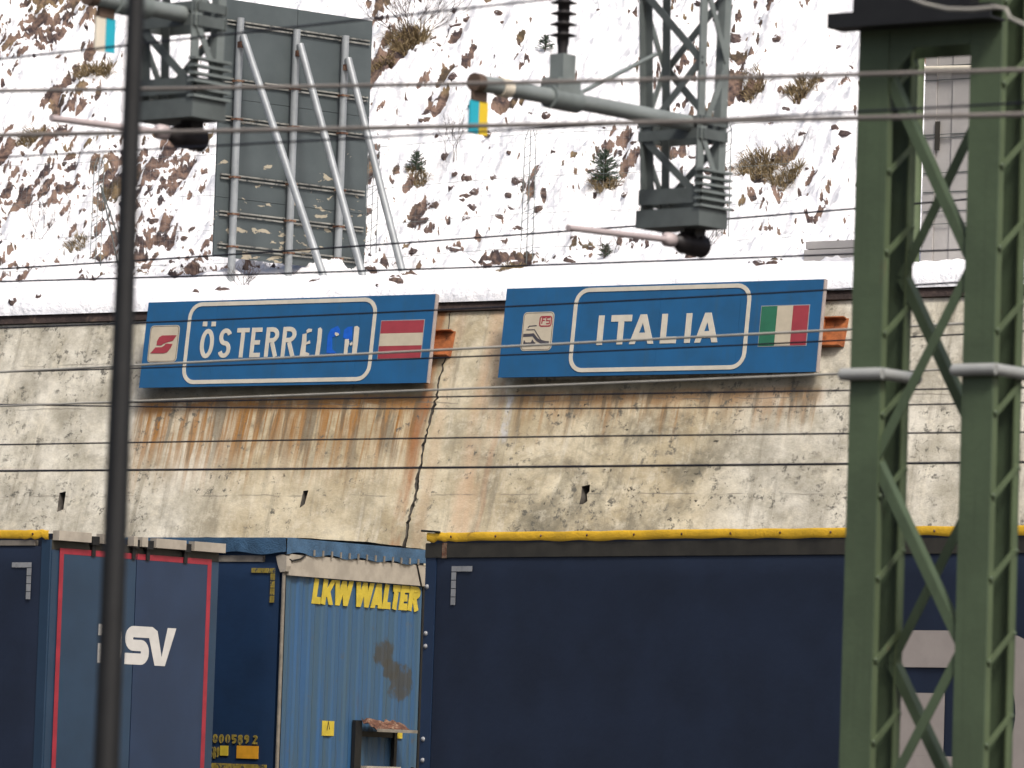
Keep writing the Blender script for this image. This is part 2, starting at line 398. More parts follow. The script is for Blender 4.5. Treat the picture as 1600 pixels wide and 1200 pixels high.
T1, SL = 7.2, .80
def base_h(t, u=0):
    """height of the ground behind the wall top, without relief"""
    t = np.asarray(t, float); k = .5
    led = ZTOP+.26+.168*t
    return led+(SL-.175)*k*np.log1p(np.exp(np.clip((t-T1)/k, -30, 30)))
def hit(x, y):
    """where the view through pixel x, y meets the slope: (u, t) in the hill frame"""
    d = ray(x, y); a = None
    for i in range(1400):
        P = CAM+d*(60+i*.02); q = HF.loc(P)
        if q.y > 0.02 and P.z < float(base_h(q.y)): return q.x, q.y
    return q.x, q.y
# large patches of bare soil as in the picture: (px, py, radius px, amount)
BLOBS = [(640,75,46,.30),(600,100,36,.25),(690,70,25,.2),(620,45,34,.2),(1190,262,40,.28),(1225,285,36,.28),(1215,245,26,.22),(1260,140,40,.26),(1190,140,40,.22),
         (1310,150,30,.22),(140,110,62,.20),(60,140,36,.18),(90,205,46,.18),(20,250,46,.22),(150,240,50,.14),(250,260,50,.20),(50,60,60,.16),(120,380,50,.16),
         (30,330,50,.2),(240,300,50,.2),(205,380,70,.12),(690,150,50,.16),(725,60,24,.15),(945,290,24,.2),(645,275,26,.2),(1130,160,30,.12),(800,412,46,.30),(1190,412,26,.28),
         (350,435,36,.22),(640,438,26,.22),(600,95,40,.2),(1000,240,30,.1),(470,395,60,.16),(830,310,30,.08),(720,330,30,.06),(880,405,20,.2),(1075,405,24,.2),(300,455,22,.16),
         (1240,210,36,.14),(1250,350,20,.10),(900,150,30,.10),(780,150,26,.12),(1280,50,60,-.10),(850,120,60,-.04),(930,60,50,-.05),(1050,440,200,-.0),(960,430,60,-.2),(1280,425,60,-.2)]
def hillside():
    nu, ntt = 640, 500
    us = np.linspace(-12, 11.5, nu); ts = np.concatenate(([-.05, -.04, -.0, .06], np.linspace(.13, 17.5, ntt)))
    U0, T = np.meshgrid(us, ts); U = U0-.92*np.clip(T, 0, None)
    Z = base_h(np.clip(T, 0, None))
    sl = T*1.25
    dens = .34*(fbm(U*.55+3, sl*.42, 3, 50)-.5)+np.interp(U0, [-8, -4.5, -2.5, 1, 6], [.050, .045, .005, -.01, -.01])
    for x, y, r, a in BLOBS:
        u, t = hit(x, y); R = r/80.
        dens += .8*a*np.exp(-(((U-u)/(R*1.0))**2+((sl-t*1.25)/(R*1.15))**2))*.55
    n1 = fbm(U*2.3+.5*sl, sl*1.05, 5, 3, .58); n3 = fbm(U*1.1, sl*.7, 3, 77)
    bank = sstep(T, 3.6, 5.6); rise = sstep(T, 0, .35)
    # clods and little terraces: snow on their tops, bare soil on the steep faces
    cl = fbm(U*2.8+.6*sl, sl*1.45, 5, 33, .53); c2 = fbm(U*7.5, sl*5.0, 3, 61, .55); c3 = np.abs(fbm(U*4.4+.7*sl, sl*1.9, 3, 15)-.5)
    rel = (fbm(U*1.7+5, T*1.1, 3, 123, .55)-.5)*.30*sstep(T, .1, .8)*(1-bank)+(n3-.5)*.36*bank+((cl-.5)*.56+(c2-.5)*.12+(.10-c3)*.60*(c3 < .10))*(.10+.90*bank)*rise+(fbm(U*.9, T*.5, 2, 91)-.5)*.22*rise
    dT = np.gradient(rel, axis=0)/np.gradient(T, axis=0)
    steep = dT+(n1-.5)*2.2+dens*9.
    m1 = sstep(steep, 1.34, 1.85); m2 = sstep(n1+dens, .675, .725)
    m = np.clip(np.maximum(m1, m2), 0, 1)
    blobm = np.zeros_like(U)
    for x, y, r, a in BLOBS:
        if y > 395 and a > 0:
            u, t = hit(x, y); R = r/85.
            blobm = np.maximum(blobm, np.exp(-(((U-u)/R)**2+((T-t)/(R*1.6))**2)))
    m = np.maximum(m*bank, sstep(n1*.7+blobm*.55, .70, .78)*sstep(T, .3, .6))
    rough = (fbm(U*9, sl*6, 4, 5, .6)-.5)
    Z = Z + rel + m*(rough*.34-.03) + (1-m)*(.05*fbm(U*5, sl*4, 3, 9)+.02*rough)*rise
    edge = fbm(U*2.1, U*0+.3, 4, 12, .6)
    lip = ZTOP+.19+.13*(edge-.5)
    for i, q in enumerate((lip, lip-.012, ZTOP+.22+.10*edge, ZTOP+.25+.16*edge)): Z[i] = q[i]
    Z[4:] += (.02+.20*edge-.04)[4:]*np.exp(-T[4:]/.9)
    Z[0] = ZTOP+.12
    P = HF.O
    X = P.x+ux.x*U+inn.x*T; Y = P.y+ux.y*U+inn.y*T
    v = np.stack([X, Y, Z], -1).reshape(-1, 3)
    nt_ = len(ts); idx = np.arange(nt_*nu).reshape(nt_, nu)
    f = np.stack([idx[:-1, :-1], idx[:-1, 1:], idx[1:, 1:], idx[1:, :-1]], -1).reshape(-1, 4)
    me = bpy.data.meshes.new('hillside'); me.from_pydata(v.tolist(), [], f.tolist())
    me.polygons.foreach_set('use_smooth', [True]*len(me.polygons))
    at = me.attributes.new('soil', 'FLOAT', 'POINT'); at.data.foreach_set('value', m.reshape(-1).astype(np.float32))
    n = NT('snow_over_soil'); co = n.coord()
    s_ = n.attr('soil'); e = n.noise(co, 22, 4, .65)
    f_ = n.step(s_+(e-.5)*1.3+(n.noise(co, 7, 3, .6)-.5)*.7, .44, .60)
    a = n.noise(co, 4, 6, .7); b = n.noise(co, 1.1, 3, .5)
    soil = n.mix(n.step(a, .38, .62), (.030, .020, .022), (.190, .125, .095))
    soil = n.mix(n.step(b, .50, .68)*.8, soil, n.mix(n.step(a, .4, .6), (.06, .044, .020), (.18, .130, .060)))
    snow = n.mix(n.step(n.noise(co, 3, 4, .6), .35, .65), (.80, .81, .84), (.86, .86, .87))
    n.bump(n.noise(co, 11, 5, .6), .035)
    mat = n.out(n.mix(f_, snow, soil), n.step(f_, 0., 1., .55, .9))
    me.materials.append(mat); o = bpy.data.objects.new('hillside', me); COL.objects.link(o); tag(o, kind='structure')
    from mathutils.bvhtree import BVHTree
    return BVHTree.FromPolygons(v.tolist(), f.tolist()), o, mat
HILL, hill_obj, hill_mat = hillside()
def ground_at(u, t):
    p = HF.world(u, t); h = HILL.ray_cast(Vector((p.x, p.y, 60)), Vector((0, 0, -1)))
    return h[0] if h[0] else Vector((p.x, p.y, float(base_h(t))))
def ground_px(x, y):
    d = ray(x, y).normalized(); h = HILL.ray_cast(CAM, d)
    return h[0] if h[0] else ground_at(*hit(x, y))
# distant terrain behind and beside the slope, and the railway ground
mb = MB(); 
ug = [-160, -60, -40, -27]; rows = []
for (ua, ub, ta, tb) in ((-170, 90, 17.2, 80),):
    NU, NTT = 52, 26; vs_, fs_ = [], []
    for j in range(NTT+1):
        for i in range(NU+1):
            u, t = ua+(ub-ua)*i/NU, ta+(tb-ta)*j/NTT
            p = HF.world(u, t); vs_.append((p.x, p.y, float(base_h(t))-.25+1.2*(float(fbm(np.array([u*.12]), np.array([t*.12]), 3, 4)[0])-.5)*min(1, j/2)))
    for j in range(NTT):
        for i in range(NU): a = j*(NU+1)+i; fs_.append((a, a+1, a+NU+2, a+NU+1))
    mb.add(vs_, fs_, True)
tag(mb.build('terrain', hill_mat), kind='structure')
mb = MB(); mb.add([(-400, -200, 0), (300, -200, 0), (300, 400, 0), (-400, 400, 0)], [(0, 1, 2, 3)])
tag(mb.build('ground', 'ballast'), kind='structure')

# ---- retaining wall: two concrete bays with a ragged open joint, weep slots cut through the face
def wall_material():
    n = NT('stained_concrete'); x, y, z = n.xyz(); co = n.coord()
    wob = (n.noise(co, 1.3, 4, .6)-.5); fine = n.noise(co, 9, 6, .7)
    left = n.step(x+wob*.6, -2.4, -3.6); right = n.step(x+wob*.6, 3.9, 4.8)
    cream = n.mix(n.step(n.noise(co, 1.2, 7, .68), .32, .68), (.40, .33, .205), (.70, .625, .45))
    pale = n.mix(n.step(n.noise(co, 1.7, 7, .7), .34, .66), (.44, .415, .335), (.76, .73, .63))
    c = n.mix(left.mx(right)*.85, cream, pale)
    c = n.mix(n.step(fine, .50, .72)*.40, c, (.27, .25, .20))
    # thin runs down the face
    runs = n.noise(n.vec(x*6.0, y*.45, 0.), 1, 5, .62, .3)
    runs2 = n.noise(n.vec(x*13.0+4.0, y*.55, 0.), 1, 4, .6, .2)
    runs3 = n.noise(n.vec(x*4.2+9, y*.5, 0.), 1, 5, .65, .3)
    c = n.mix(n.step(runs, .52, .70)*.55, c, (.23, .205, .155))
    c = n.mix(n.step(runs3, .56, .70)*.45, c, (.76, .71, .58))
    # mould: soft grey clouds, thickest under the second sign
    zone = n.step(x+wob, .7, 1.7)*n.step(x+wob, 4.9, 3.9)
    cloud = n.noise(co, 1.0, 6, .66, .5); cloud2 = n.noise(n.vec(x*1.9+3, y*1.1, 4.), 1., 6, .66, .4)
    c = n.mix(n.step(cloud, .46, .64)*(zone*.36+.40), c, (.185, .165, .115))
    c = n.mix(n.step(cloud2, .47, .65)*(zone*.30+.24), c, (.125, .115, .080))
    c = n.mix(n.step(n.noise(co, 3.2, 7, .75), .50, .66)*.42, c, (.76, .70, .55))
    # rust washed from the signs, and a dark band close under each
    for (u0, u1, vt, ln, k, kd) in RUST:
        a = n.step(x+wob*.25, u0-.1, u0+.15)*n.step(x+wob*.25, u1+.1, u1-.12)
        d = (y*-1.)+vt
        band = n.step(d+wob*.10, .12, .19)*n.step(d+wob*.26, .46, .26)*n.step(n.noise(n.vec(x*2.2, y*5, 3.), 1, 4, .6), .30, .52)
        fall = n.step(d, .12, .22)*n.step(d+wob*.6+(runs-.5)*1.5, ln, ln*.25)
        st = n.step(runs2, .44, .60); st2 = n.step(runs, .46, .60)
        wash = n.step(d, .10, .3)*n.step(d+wob*.6, ln*1.2, .15)
        c = n.mix(a*wash*.45*k, c, (.46, .35, .19))
        c = n.mix(a*((band*.92).mx(fall*(st*.85+st2*.60)))*k, c, n.mix(runs2, (.20, .080, .020), (.40, .205, .058)))
        c = n.mix(a*fall*n.step(runs3, .50, .58)*.75*kd, c, (.13, .11, .075))
        c = n.mix(a*n.step(d+wob*.06, .0, .03)*n.step(d+wob*.15, .26, .12)*.70, c, (.17, .14, .085))  # dark brown band along the wall just below each sign's lower edge
    # rust run and pinkish wash along the joint
    for (uc, wd, k, colr) in ((-.12, .12, .85, (.33, .135, .045)), (.20, .14, .35, (.50, .34, .20)), (.78, .24, .55, (.56, .36, .22)), (1.02, .06, .40, (.42, .24, .14))):
        g = n.math('ABSOLUTE', x+wob*.22-uc)
        c = n.mix(n.step(g, wd, wd*.2)*k*n.step(n.noise(n.vec(x*3, y*.8, 2.), 1, 4, .6), .30, .55), c, colr)
    g = n.math('ABSOLUTE', x+wob*.16-1.13)
    c = n.mix(n.step(g, .085, .03)*n.step(n.noise(n.vec(x*5, y*2., 5.), 1, 4, .6), .40, .55)*n.step(y, V_W0, V_W0+.2)*n.step(y, V_W1, V_W1-.1)*.85, c, (.54, .55, .56))
    # black speckle and spalled pits
    sp = n.noise(co, 8.5, 7, .75, .2); patch = n.step(n.noise(co, 1.5, 3, .5), .42, .58)
    c = n.mix(n.step(sp+zone*.03+left*.03+right*.03, .555, .645)*patch*.9, c, (.10, .095, .078))
    pit = n.noise(n.vec(x*4.6+7, y*5.6, 0.), 1, 6, .70, .15)
    pf = n.step(pit+zone*.05, .675, .70)*n.step(n.noise(co, .9, 2, .5), .42, .54)
    c = n.mix(pf*.9, c, (.035, .032, .027))
    for vj in JOINTS:                               # faint pour joints
        jj = n.math('ABSOLUTE', y+wob*.10-vj)
        c = n.mix(n.step(jj, .012, .003)*n.step(n.noise(n.vec(x*1.5, vj, 0.), 1, 3, .5), .46, .58)*.6, c, (.15, .135, .11))
    n.bump(n.noise(co, 7, 6, .65)*.6-pf*.5+n.noise(co, 45, 3, .6)*.15, .02)
    return n.out(c, .9)
def uvw(x, y): return WF.uv(x, y)
RUST = [(uvw(215, 640)[0], uvw(672, 640)[0], uvw(440, 600)[1], 1.55, 1., .9), (uvw(800, 640)[0], uvw(1280, 640)[0], uvw(1030, 588)[1], .75, .72, .9)]
V_W0, V_W1 = uvw(780, 700)[1], uvw(780, 612)[1]
JOINTS = [uvw(80, 640)[1], uvw(60, 770)[1]-.05, uvw(60, 572)[1]]
wall_mat = wall_material(); M['wall'] = wall_mat
CR = [(702,492),(699,530),(697,556),(692,575),(686,592),(684,612),(680,632),(672,655),(667,672),(664,690),(659,712),(655,736),(652,752),(650,770),(645,790),(640,812),(636,832),(630,860)]
crack = [uvw(*p) for p in CR]
wid = [.55*q for q in (.012,.012,.014,.02,.03,.02,.035,.03,.022,.035,.028,.032,.055,.03,.048,.05,.042,.045)]
cw = list(zip(crack, wid)); (cu, cv) = crack[-1]
cw = [((crack[0][0]+.004, VTOP), .008)] + cw + [((cu-.02, 0), .03)]
random.seed(3); _c = []
for (p, a), (q, b) in zip(cw, cw[1:]):              # ragged edges
    m_ = 4 if abs(p[1]-q[1]) < .6 else 1
    for k in range(m_):
        f = k/m_; _c.append(((p[0]+(q[0]-p[0])*f+random.gauss(0, .010)*(k > 0), p[1]+(q[1]-p[1])*f), max(.004, (a+(b-a)*f)*random.uniform(.6, 1.4))))
cw = _c+[cw[-1]]
slots = []
for pts in (((93,770),(103,768),(99,796),(89,800)), ((474,767),(482,766),(476,788),(468,794)), ((909,760),(922,757),(921,768),(917,772),(918,783),(911,788),(905,788),(908,776))):
    slots.append([uvw(*p) for p in pts])
def wall_bay(name, outline, holes, parent):
    bm = bmesh.new(); D = .30; loops = []
    for lp in [outline]+holes:
        vs_ = [bm.verts.new((u, v, 0)) for u, v in lp]; ed = [bm.edges.new((vs_[i], vs_[(i+1) % len(vs_)])) for i in range(len(vs_))]; loops.append((vs_, ed))
    bmesh.ops.triangle_fill(bm, use_beauty=True, edges=[e for l in loops for e in l[1]], normal=(0, 0, 1))
    for vs_, ed in loops:
        lo = [bm.verts.new((v.co.x, v.co.y, -D)) for v in vs_]
        for i in range(len(vs_)):
            j = (i+1) % len(vs_); bm.faces.new((vs_[i], vs_[j], lo[j], lo[i])).material_index = 1  # side faces take the painted shade, so the openings look deep
    bmesh.ops.recalc_face_normals(bm, faces=bm.faces)
    for f in bm.faces:
        if abs(f.normal.z) > .9 and f.normal.z < 0 and abs(f.calc_center_median().z) < 1e-4: f.normal_flip()
    me = bpy.data.meshes.new(name); bm.to_mesh(me); bm.free(); me.materials.append(wall_mat); me.materials.append(M['recess_shade'])
    o = bpy.data.objects.new(name, me); COL.objects.link(o); o.parent = parent; return o
wall = thing('retaining_wall', WF, 'tall leaning concrete retaining wall streaked with rust, mould and one jagged crack', 'wall')
UL, UR = -70, 40
left_edge = [(p[0]-w_, p[1]) for p, w_ in cw]; right_edge = [(p[0]+w_, p[1]) for p, w_ in cw]
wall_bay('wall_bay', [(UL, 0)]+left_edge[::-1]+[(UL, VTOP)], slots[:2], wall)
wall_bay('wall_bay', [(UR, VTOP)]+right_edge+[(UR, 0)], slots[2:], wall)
mb = MB(); mb.box((UL, -.5, -1.3), (UR, VTOP-.02, -.302)); mb.build('wall_core', 'dark', wall)  # near-black core, painted so the slots and joint read as deep shade
# coping beam along the top edge, in lengths
cop_d = .16
for i in range(24):
    a = UL+i*4.6+.6; mb = MB()
    q = [(-.012, VTOP+.002), (.045, VTOP+.002), (.05, VTOP+cop_d), (-.012, VTOP+cop_d+.01)]
    vs_ = [(a+.004, q[0][1], q[0][0]-.35), (a+.004, q[1][1], q[1][0]), (a+.004, q[2][1], q[2][0]), (a+.004, q[3][1], q[3][0]-.35)]
    vs_ += [(a+4.59, p[1], p[2]) for p in vs_]
    mb.add(vs_, [(0,1,2,3), (7,6,5,4), (1,5,6,2), (2,6,7,3), (0,4,5,1), (3,7,4,0)]); mb.build('coping', 'coping', wall, recalc=True)

# ================================================================== SIGNS
def sign(corners, stand):
    """frame of a flat sign: origin bottom left, x along, y up its face, z outwards; corners TL TR BR BL in pixels"""
    az, tilt = rad(6), rad(6.85)
    ex = Vector((math.cos(az), math.sin(az), 0)); i_ = Vector((-math.sin(az), math.cos(az), 0)); ey = i_*math.sin(tilt)+Vector((0, 0, math.cos(tilt)))
    u, v = WF.uv(*corners[3], stand); O = WF.world(u, v, stand)
    F = Frame(O, ex, ey, ex.cross(ey))
    tl, tr, br = [F.uv(*c) for c in corners[:3]]
    wd = (br[0]+tr[0]-tl[0])/2; ht = (tl[1]+tr[1]-br[1])/2
    return F, wd, ht
def sign_box(t, wd, ht):
    nsh = 4; T = .09
    for i in range(nsh):                           # enamel sheets, butted
        mb = MB(); a, b = wd*i/nsh+(.0012 if i else 0), wd*(i+1)/nsh-.0012*(i < nsh-1)
        mb.box((a, 0, -.006), (b, ht, 0)); mb.build('sheet', 'sign_blue', t)
    mb = MB(); mb.box((.01, .01, -T), (wd-.01, ht-.01, -.0065)); mb.build('back_box', 'sign_back', t)
    mb = MB(); mb.box((wd+.0005, 0, -.05), (wd+.016, ht, .004)); mb.build('edge_trim', 'sign_edge', t)
def ring(mb, u0, v0, u1, v1, r, w_, z):
    h = w_/2; mb.stroke(rrect(u0+h, v0+h, u1-h, v1-h, r), w_, z-.003, z+.003, True)
def poly_px(mb, F, pts, z): mb.prism([F.uv(x, y, z) for x, y in pts], z-.002, z+.001)
# ---- first sign
F, wd, ht = sign([(232,472),(681,461),(666,599),(217,606)], .24)
sA = thing('border_sign', F, 'blue border sign reading ÖSTERREICH in peeling letters beside red-white-red flag', 'sign', 'border signs on the retaining wall')
sign_box(sA, wd, ht)
u0 = F.uv(285, 580)[0]; u1 = F.uv(584, 535)[0]
mb = MB(); ring(mb, u0, .035, u1, ht-.02, .17, .050, .004); mb.build('border_line', 'cream_white', sA)
Z6 = lambda pts: [(200+x/6.154, 440+y/6.154) for x, y in pts]
Z7 = lambda pts: [(440+x/5.714, 440+y/5.714) for x, y in pts]
def letters_row(F, items, ytop, ybot, t, damaged=()):
    base = F.uv(*ybot)[1]; cap = F.uv(*ytop)[1]-base
    return [(c, F.uv(a, ym)[0], F.uv(b, ym)[0]) for c, a, b, ym in items], base, cap
mid = lambda x: 537-(x-323)*.0225
its = [('O',313,334),('S',342,361),('T',369,388),('E',392,408),('R',415,435),('R',441,462)]
items, base, cap = letters_row(F, [(c, a, b, mid((a+b)/2)) for c, a, b in its], (325, 514), (319, 560), .06)
def dots(mb):
    for x in ((722,385),(805,385)): poly_px(mb, F, Z6([x, (x[0]+42, x[1]), (x[0]+38, x[1]+45), (x[0]-5, x[1]+45)]), .006)
put_text(sA, 'cream_white', items, base, cap, .056, .004, extra=dots)
mb = MB()
# the peeling letters
poly_px(mb, F, Z7([(160,670),(178,560),(188,470),(222,462),(222,545),(250,522),(256,552),(218,562),(212,628),(246,640),(244,662)]), .007)
poly_px(mb, F, Z7([(222,436),(240,420),(272,422),(268,448),(246,452),(226,462)]), .007)
mb.build('letter', 'cream_white', sA); mb = MB()
poly_px(mb, F, Z7([(298,662),(318,520),(326,420),(346,408),(362,428),(352,540),(336,662)]), .007)
mb.build('letter', 'cream_white', sA); mb = MB()
poly_px(mb, F, Z7([(628,645),(640,520),(650,402),(676,395),(694,412),(682,540),(668,645)]), .0073)
poly_px(mb, F, Z7([(554,652),(562,570),(566,515),(598,512),(602,545),(590,600),(586,652)]), .007)
poly_px(mb, F, Z7([(606,556),(630,535),(636,560),(614,572)]), .0066)
mb.build('letter', 'cream_white', sA); mb = MB()
poly_px(mb, F, Z7([(478,452),(505,458),(514,476),(488,488),(474,470)]), .007)
o = mb.build('paint_scrap', 'cream_white', sA)
mb = MB()
poly_px(mb, F, Z7([(400,640),(412,480),(440,425),(500,395),(522,430),(520,470),(452,500),(450,600),(490,640)]), .004)  # unfaded blue left where a letter has come off
mb.build('letter_trace', 'fresh_blue', sA)['label'] = 'bright unfaded blue where a letter has peeled off'; mb = MB()
poly_px(mb, F, Z7([(548,500),(560,430),(590,405),(632,400),(628,520),(600,525)]), .004)
o = mb.build('letter_trace', 'fresh_blue', sA); o['label'] = 'bright unfaded blue above the stump of the last letter'
def plate(t, F, quad, mat='cream', edge='sign_ink'):
    us = [F.uv(*p) for p in quad]; a, b = sum(p[0] for p in (us[0], us[3]))/2, sum(p[0] for p in (us[1], us[2]))/2
    c, d = (us[2][1]+us[3][1])/2, (us[0][1]+us[1][1])/2
    mb = MB(); mb.prism(rrect(a, c, b, d, .05), .0005, .005); p = mb.build('emblem_plate', mat, t)
    mb = MB(); mb.stroke(rrect(a+.012, c+.012, b-.012, d-.012, .042), .006, .0052, .0062, True); mb.build('plate_line', edge, p)
    return p
p = plate(sA, F, [(236,509),(282,508),(275,566),(230,566)])
mb = MB()
poly_px(mb, F, Z6([(275,612),(278,575),(300,535),(330,518),(468,515),(432,568),(370,585),(335,600),(325,612)]), .0085)
poly_px(mb, F, Z6([(213,690),(265,632),(325,630),(352,612),(362,596),(428,598),(408,640),(375,680),(340,690)]), .0085)
mb.build('emblem', 'sign_red', p)
def flag(t, F, quad, cols, vertical):
    us = [F.uv(*p) for p in quad]; a, b = (us[0][0]+us[3][0])/2, (us[1][0]+us[2][0])/2; c, d = (us[2][1]+us[3][1])/2, (us[0][1]+us[1][1])/2
    mb = MB(); mb.box((a-.01, c-.01, .0005), (b+.01, d+.01, .003)); fl = mb.build('flag', 'reflect', t)
    for i, k in enumerate(cols):
        mb = MB()
        if vertical: mb.box((a+(b-a)*i/3, c, .0032), (a+(b-a)*(i+1)/3-.001, d, .006))
        else: mb.box((a, d-(d-c)*(i+1)/3+.001, .0032), (b, d-(d-c)*i/3, .006))
        mb.build('stripe', k, fl)
flag(sA, F, [(596,502),(664,500),(656,559),(591,561)], ('sign_red', 'cream', 'sign_red'), False)
def bracket(t, F, quad):
    """channel between the sign and the wall, showing past the sign's right edge"""
    us = [WF.uv(*p, .10) for p in quad]; a, b = (us[0][0]+us[3][0])/2, (us[1][0]+us[2][0])/2; c, d = (us[2][1]+us[3][1])/2, (us[0][1]+us[1][1])/2
    X = lambda u, v, z: F.loc(WF.world(u, v, z))
    mb = MB()
    for lo, hi in (((a-.4, c, .012), (b, d, .024)), ((a-.4, d-.012, .025), (b-.02, d, .10)), ((a-.4, c, .025), (b-.02, c+.012, .10)), ((a-.02, c+.013, .025), (a-.008, d-.013, .13))):
        m2 = MB().box(lo, hi); mb.add([X(*q) for q in m2.v], m2.f)
    o = mb.build('bracket', 'bracket', t); o['label'] = 'rusty orange channel bracket'
bracket(sA, F, [(676,516),(706,513),(699,552),(672,556)])
# ---- second sign
F, wd, ht = sign([(796,451),(1292,436),(1275,581),(778,590)], .24)
sB = thing('border_sign', F, 'blue border sign reading ITALIA beside green-white-red flag, intact letters', 'sign', 'border signs on the retaining wall')
sign_box(sB, wd, ht)
u0 = F.uv(891, 540)[0]; u1 = F.uv(1170, 510)[0]
mb = MB(); ring(mb, u0, .045, u1, ht-.022, .17, .050, .004); mb.build('border_line', 'cream_white', sB)
midb = lambda x: 516-(x-937)*.022
its = [('I',933,944),('T',954,986),('A',985,1023),('L',1033,1058),('I',1070,1081),('A',1087,1123)]
items, base, cap = letters_row(F, [(c, a, b, midb((a+b)/2)) for c, a, b in its], (942, 493), (935, 539), .06)
put_text(sB, 'cream_white', items, base, cap, .079, .004)
p = plate(sB, F, [(820,488),(868,487),(860,547),(812,549)])
Z8 = lambda pts: [(770+x/5.714, 430+y/5.714) for x, y in pts]
mb = MB()
def ln(pts, w_, z): mb.stroke([F.uv(*q, .006) for q in Z8(pts)], w_, .0055, z, False)
ln([(300,488),(372,486),(395,525),(430,580),(500,600)], .012, .0075)
ln([(272,538),(360,532),(395,575),(430,598),(500,602)], .036, .0080)
ln([(315,472),(325,455),(392,450)], .012, .0070); ln([(272,608),(380,606)], .020, .0070)
poly_px(mb, F, Z8([(272,605),(280,578),(292,600)]), .0078); poly_px(mb, F, Z8([(340,600),(352,572),(372,600)]), .0078)
o = mb.build('emblem', 'sign_ink', p); o['label'] = 'dark line drawing of a train nose'
mb = MB(); u_ = [F.uv(*q) for q in Z8([(425,372),(530,368),(520,452),(422,458)])]
a, b, c, d = (u_[0][0]+u_[3][0])/2, (u_[1][0]+u_[2][0])/2, (u_[2][1]+u_[3][1])/2, (u_[0][1]+u_[1][1])/2
mb.stroke(rrect(a, c, b, d, .025), .016, .0055, .0075, True)
ca = (d-c)*.62; mb.stroke([(a+.028, c+.03), (a+.034, c+.03+ca), (a+.075, c+.03+ca)], .016, .0055, .0070)
mb.stroke([(a+.034, c+.03+ca*.55), (a+.068, c+.03+ca*.55)], .014, .0055, .0066)
mb.stroke([(b-.025, c+.03+ca), (b-.068, c+.03+ca), (b-.068, c+.03+ca*.5), (b-.025, c+.03+ca*.5), (b-.025, c+.03), (b-.072, c+.03)], .015, .0055, .0072)
mb.build('emblem', 'sign_red', p)
flag(sB, F, [(1191,479),(1266,477),(1258,539),(1185,541)], ('sign_green', 'cream', 'sign_red'), True)
bracket(sB, F, [(1287,495),(1320,493),(1314,537),(1281,540)])

# ================================================================== TRAILERS
ZT = 4.05
def trailer_frame(corner, az): return az_frame((corner.x, corner.y, 0), az)
def side_uv(F, x, y):    # local (u along side, height) of a pixel on the near side
    q = F.loc(at_plane(x, y, F.O, F.ey)); return q.x, q.z
def end_uv(F, x, y):     # local (v into picture, height) of a pixel on the right end (u = 0)
    q = F.loc(at_plane(x, y, F.O, F.ex)); return q.y, q.z
def curtain(t, F, u0, u1, z0, z1, mat, seed):
    """soft side tarpaulin with straps' ripples"""
    nu, nz = int(abs(u1-u0)/.11), 26; vs_, fs_ = [], []
    U, Zz = np.meshgrid(np.linspace(u0, u1, nu+1), np.linspace(z0, z1, nz+1))
    b = .020*(fbm(U*1.0, Zz*.8, 4, seed)-.5)
    ed = np.minimum(np.minimum(U-u0, u1-U)/.15, np.minimum(Zz-z0, z1-Zz)/.12).clip(0, 1); b = -.012-np.abs(b)*0-(b+.02)*ed
    vs_ = np.stack([U, b, Zz], -1).reshape(-1, 3).tolist()
    for j in range(nz):
        for i in range(nu): a = j*(nu+1)+i; fs_.append((a, a+1, a+nu+2, a+nu+1))
    mb = MB(); mb.add(vs_, fs_, True); return mb.build('side_curtain', mat, t)
SIDE = lambda u, v, z: (u, -z, v)          # drawing plane on the near side: u, height, out
END = lambda v, h, z: (z, v, h)            # drawing plane on the right-hand end
def chassis(t, L0, L1, wdt):
    mb = MB(); mb.box((L0+.1, .08, 1.06), (L1-.1, wdt-.08, 1.17)); mb.build('floor', 'chassis', t)
    for k in range(3):
        mb = MB(); x = L0+2.2+k*1.31
        for y0 in (.12, wdt-.42): mb.lathe((x, y0, .62), [(.0, 0), (.42, .02), (.5, .06), (.5, .26), (.42, .30), (0, .30)], 20, (0, 1, 0))
        mb.build('wheel', 'black', t)
    mb = MB(); mb.box((L0+.4, .85, .86), (L1-.6, 1.0, 1.055)); mb.box((L0+.4, wdt-1.0, .86), (L1-.6, wdt-.85, 1.055)); mb.build('chassis_rail', 'chassis', t)
def wagon(F, L0, L1, wdt, label):
    t = thing('flat_wagon', F, label, 'wagon', 'rail wagons under the trailers')
    mb = MB(); mb.box((L0-.8, .25, .02), (L1+.8, wdt-.25, .12)); mb.build('deck', 'chassis', t)
    return t
def tape_corner(mb, u0, z1, sx, su, sz, nu=4, nz=4, g=.008):
    """L of reflective squares: top row then the leg"""
    for i in range(nu):
        a, b = u0+sx*su*i, u0+sx*(su*(i+1)-g*.5); mb.box((min(a, b), -.046, z1-.052), (max(a, b), -.043, z1))
    for i in range(nz):
        z = z1-.052-g-i*sz; a, b = u0, u0+sx*.062; mb.box((min(a, b), -.046, z-sz+g), (max(a, b), -.043, z))
W_ = 2.51
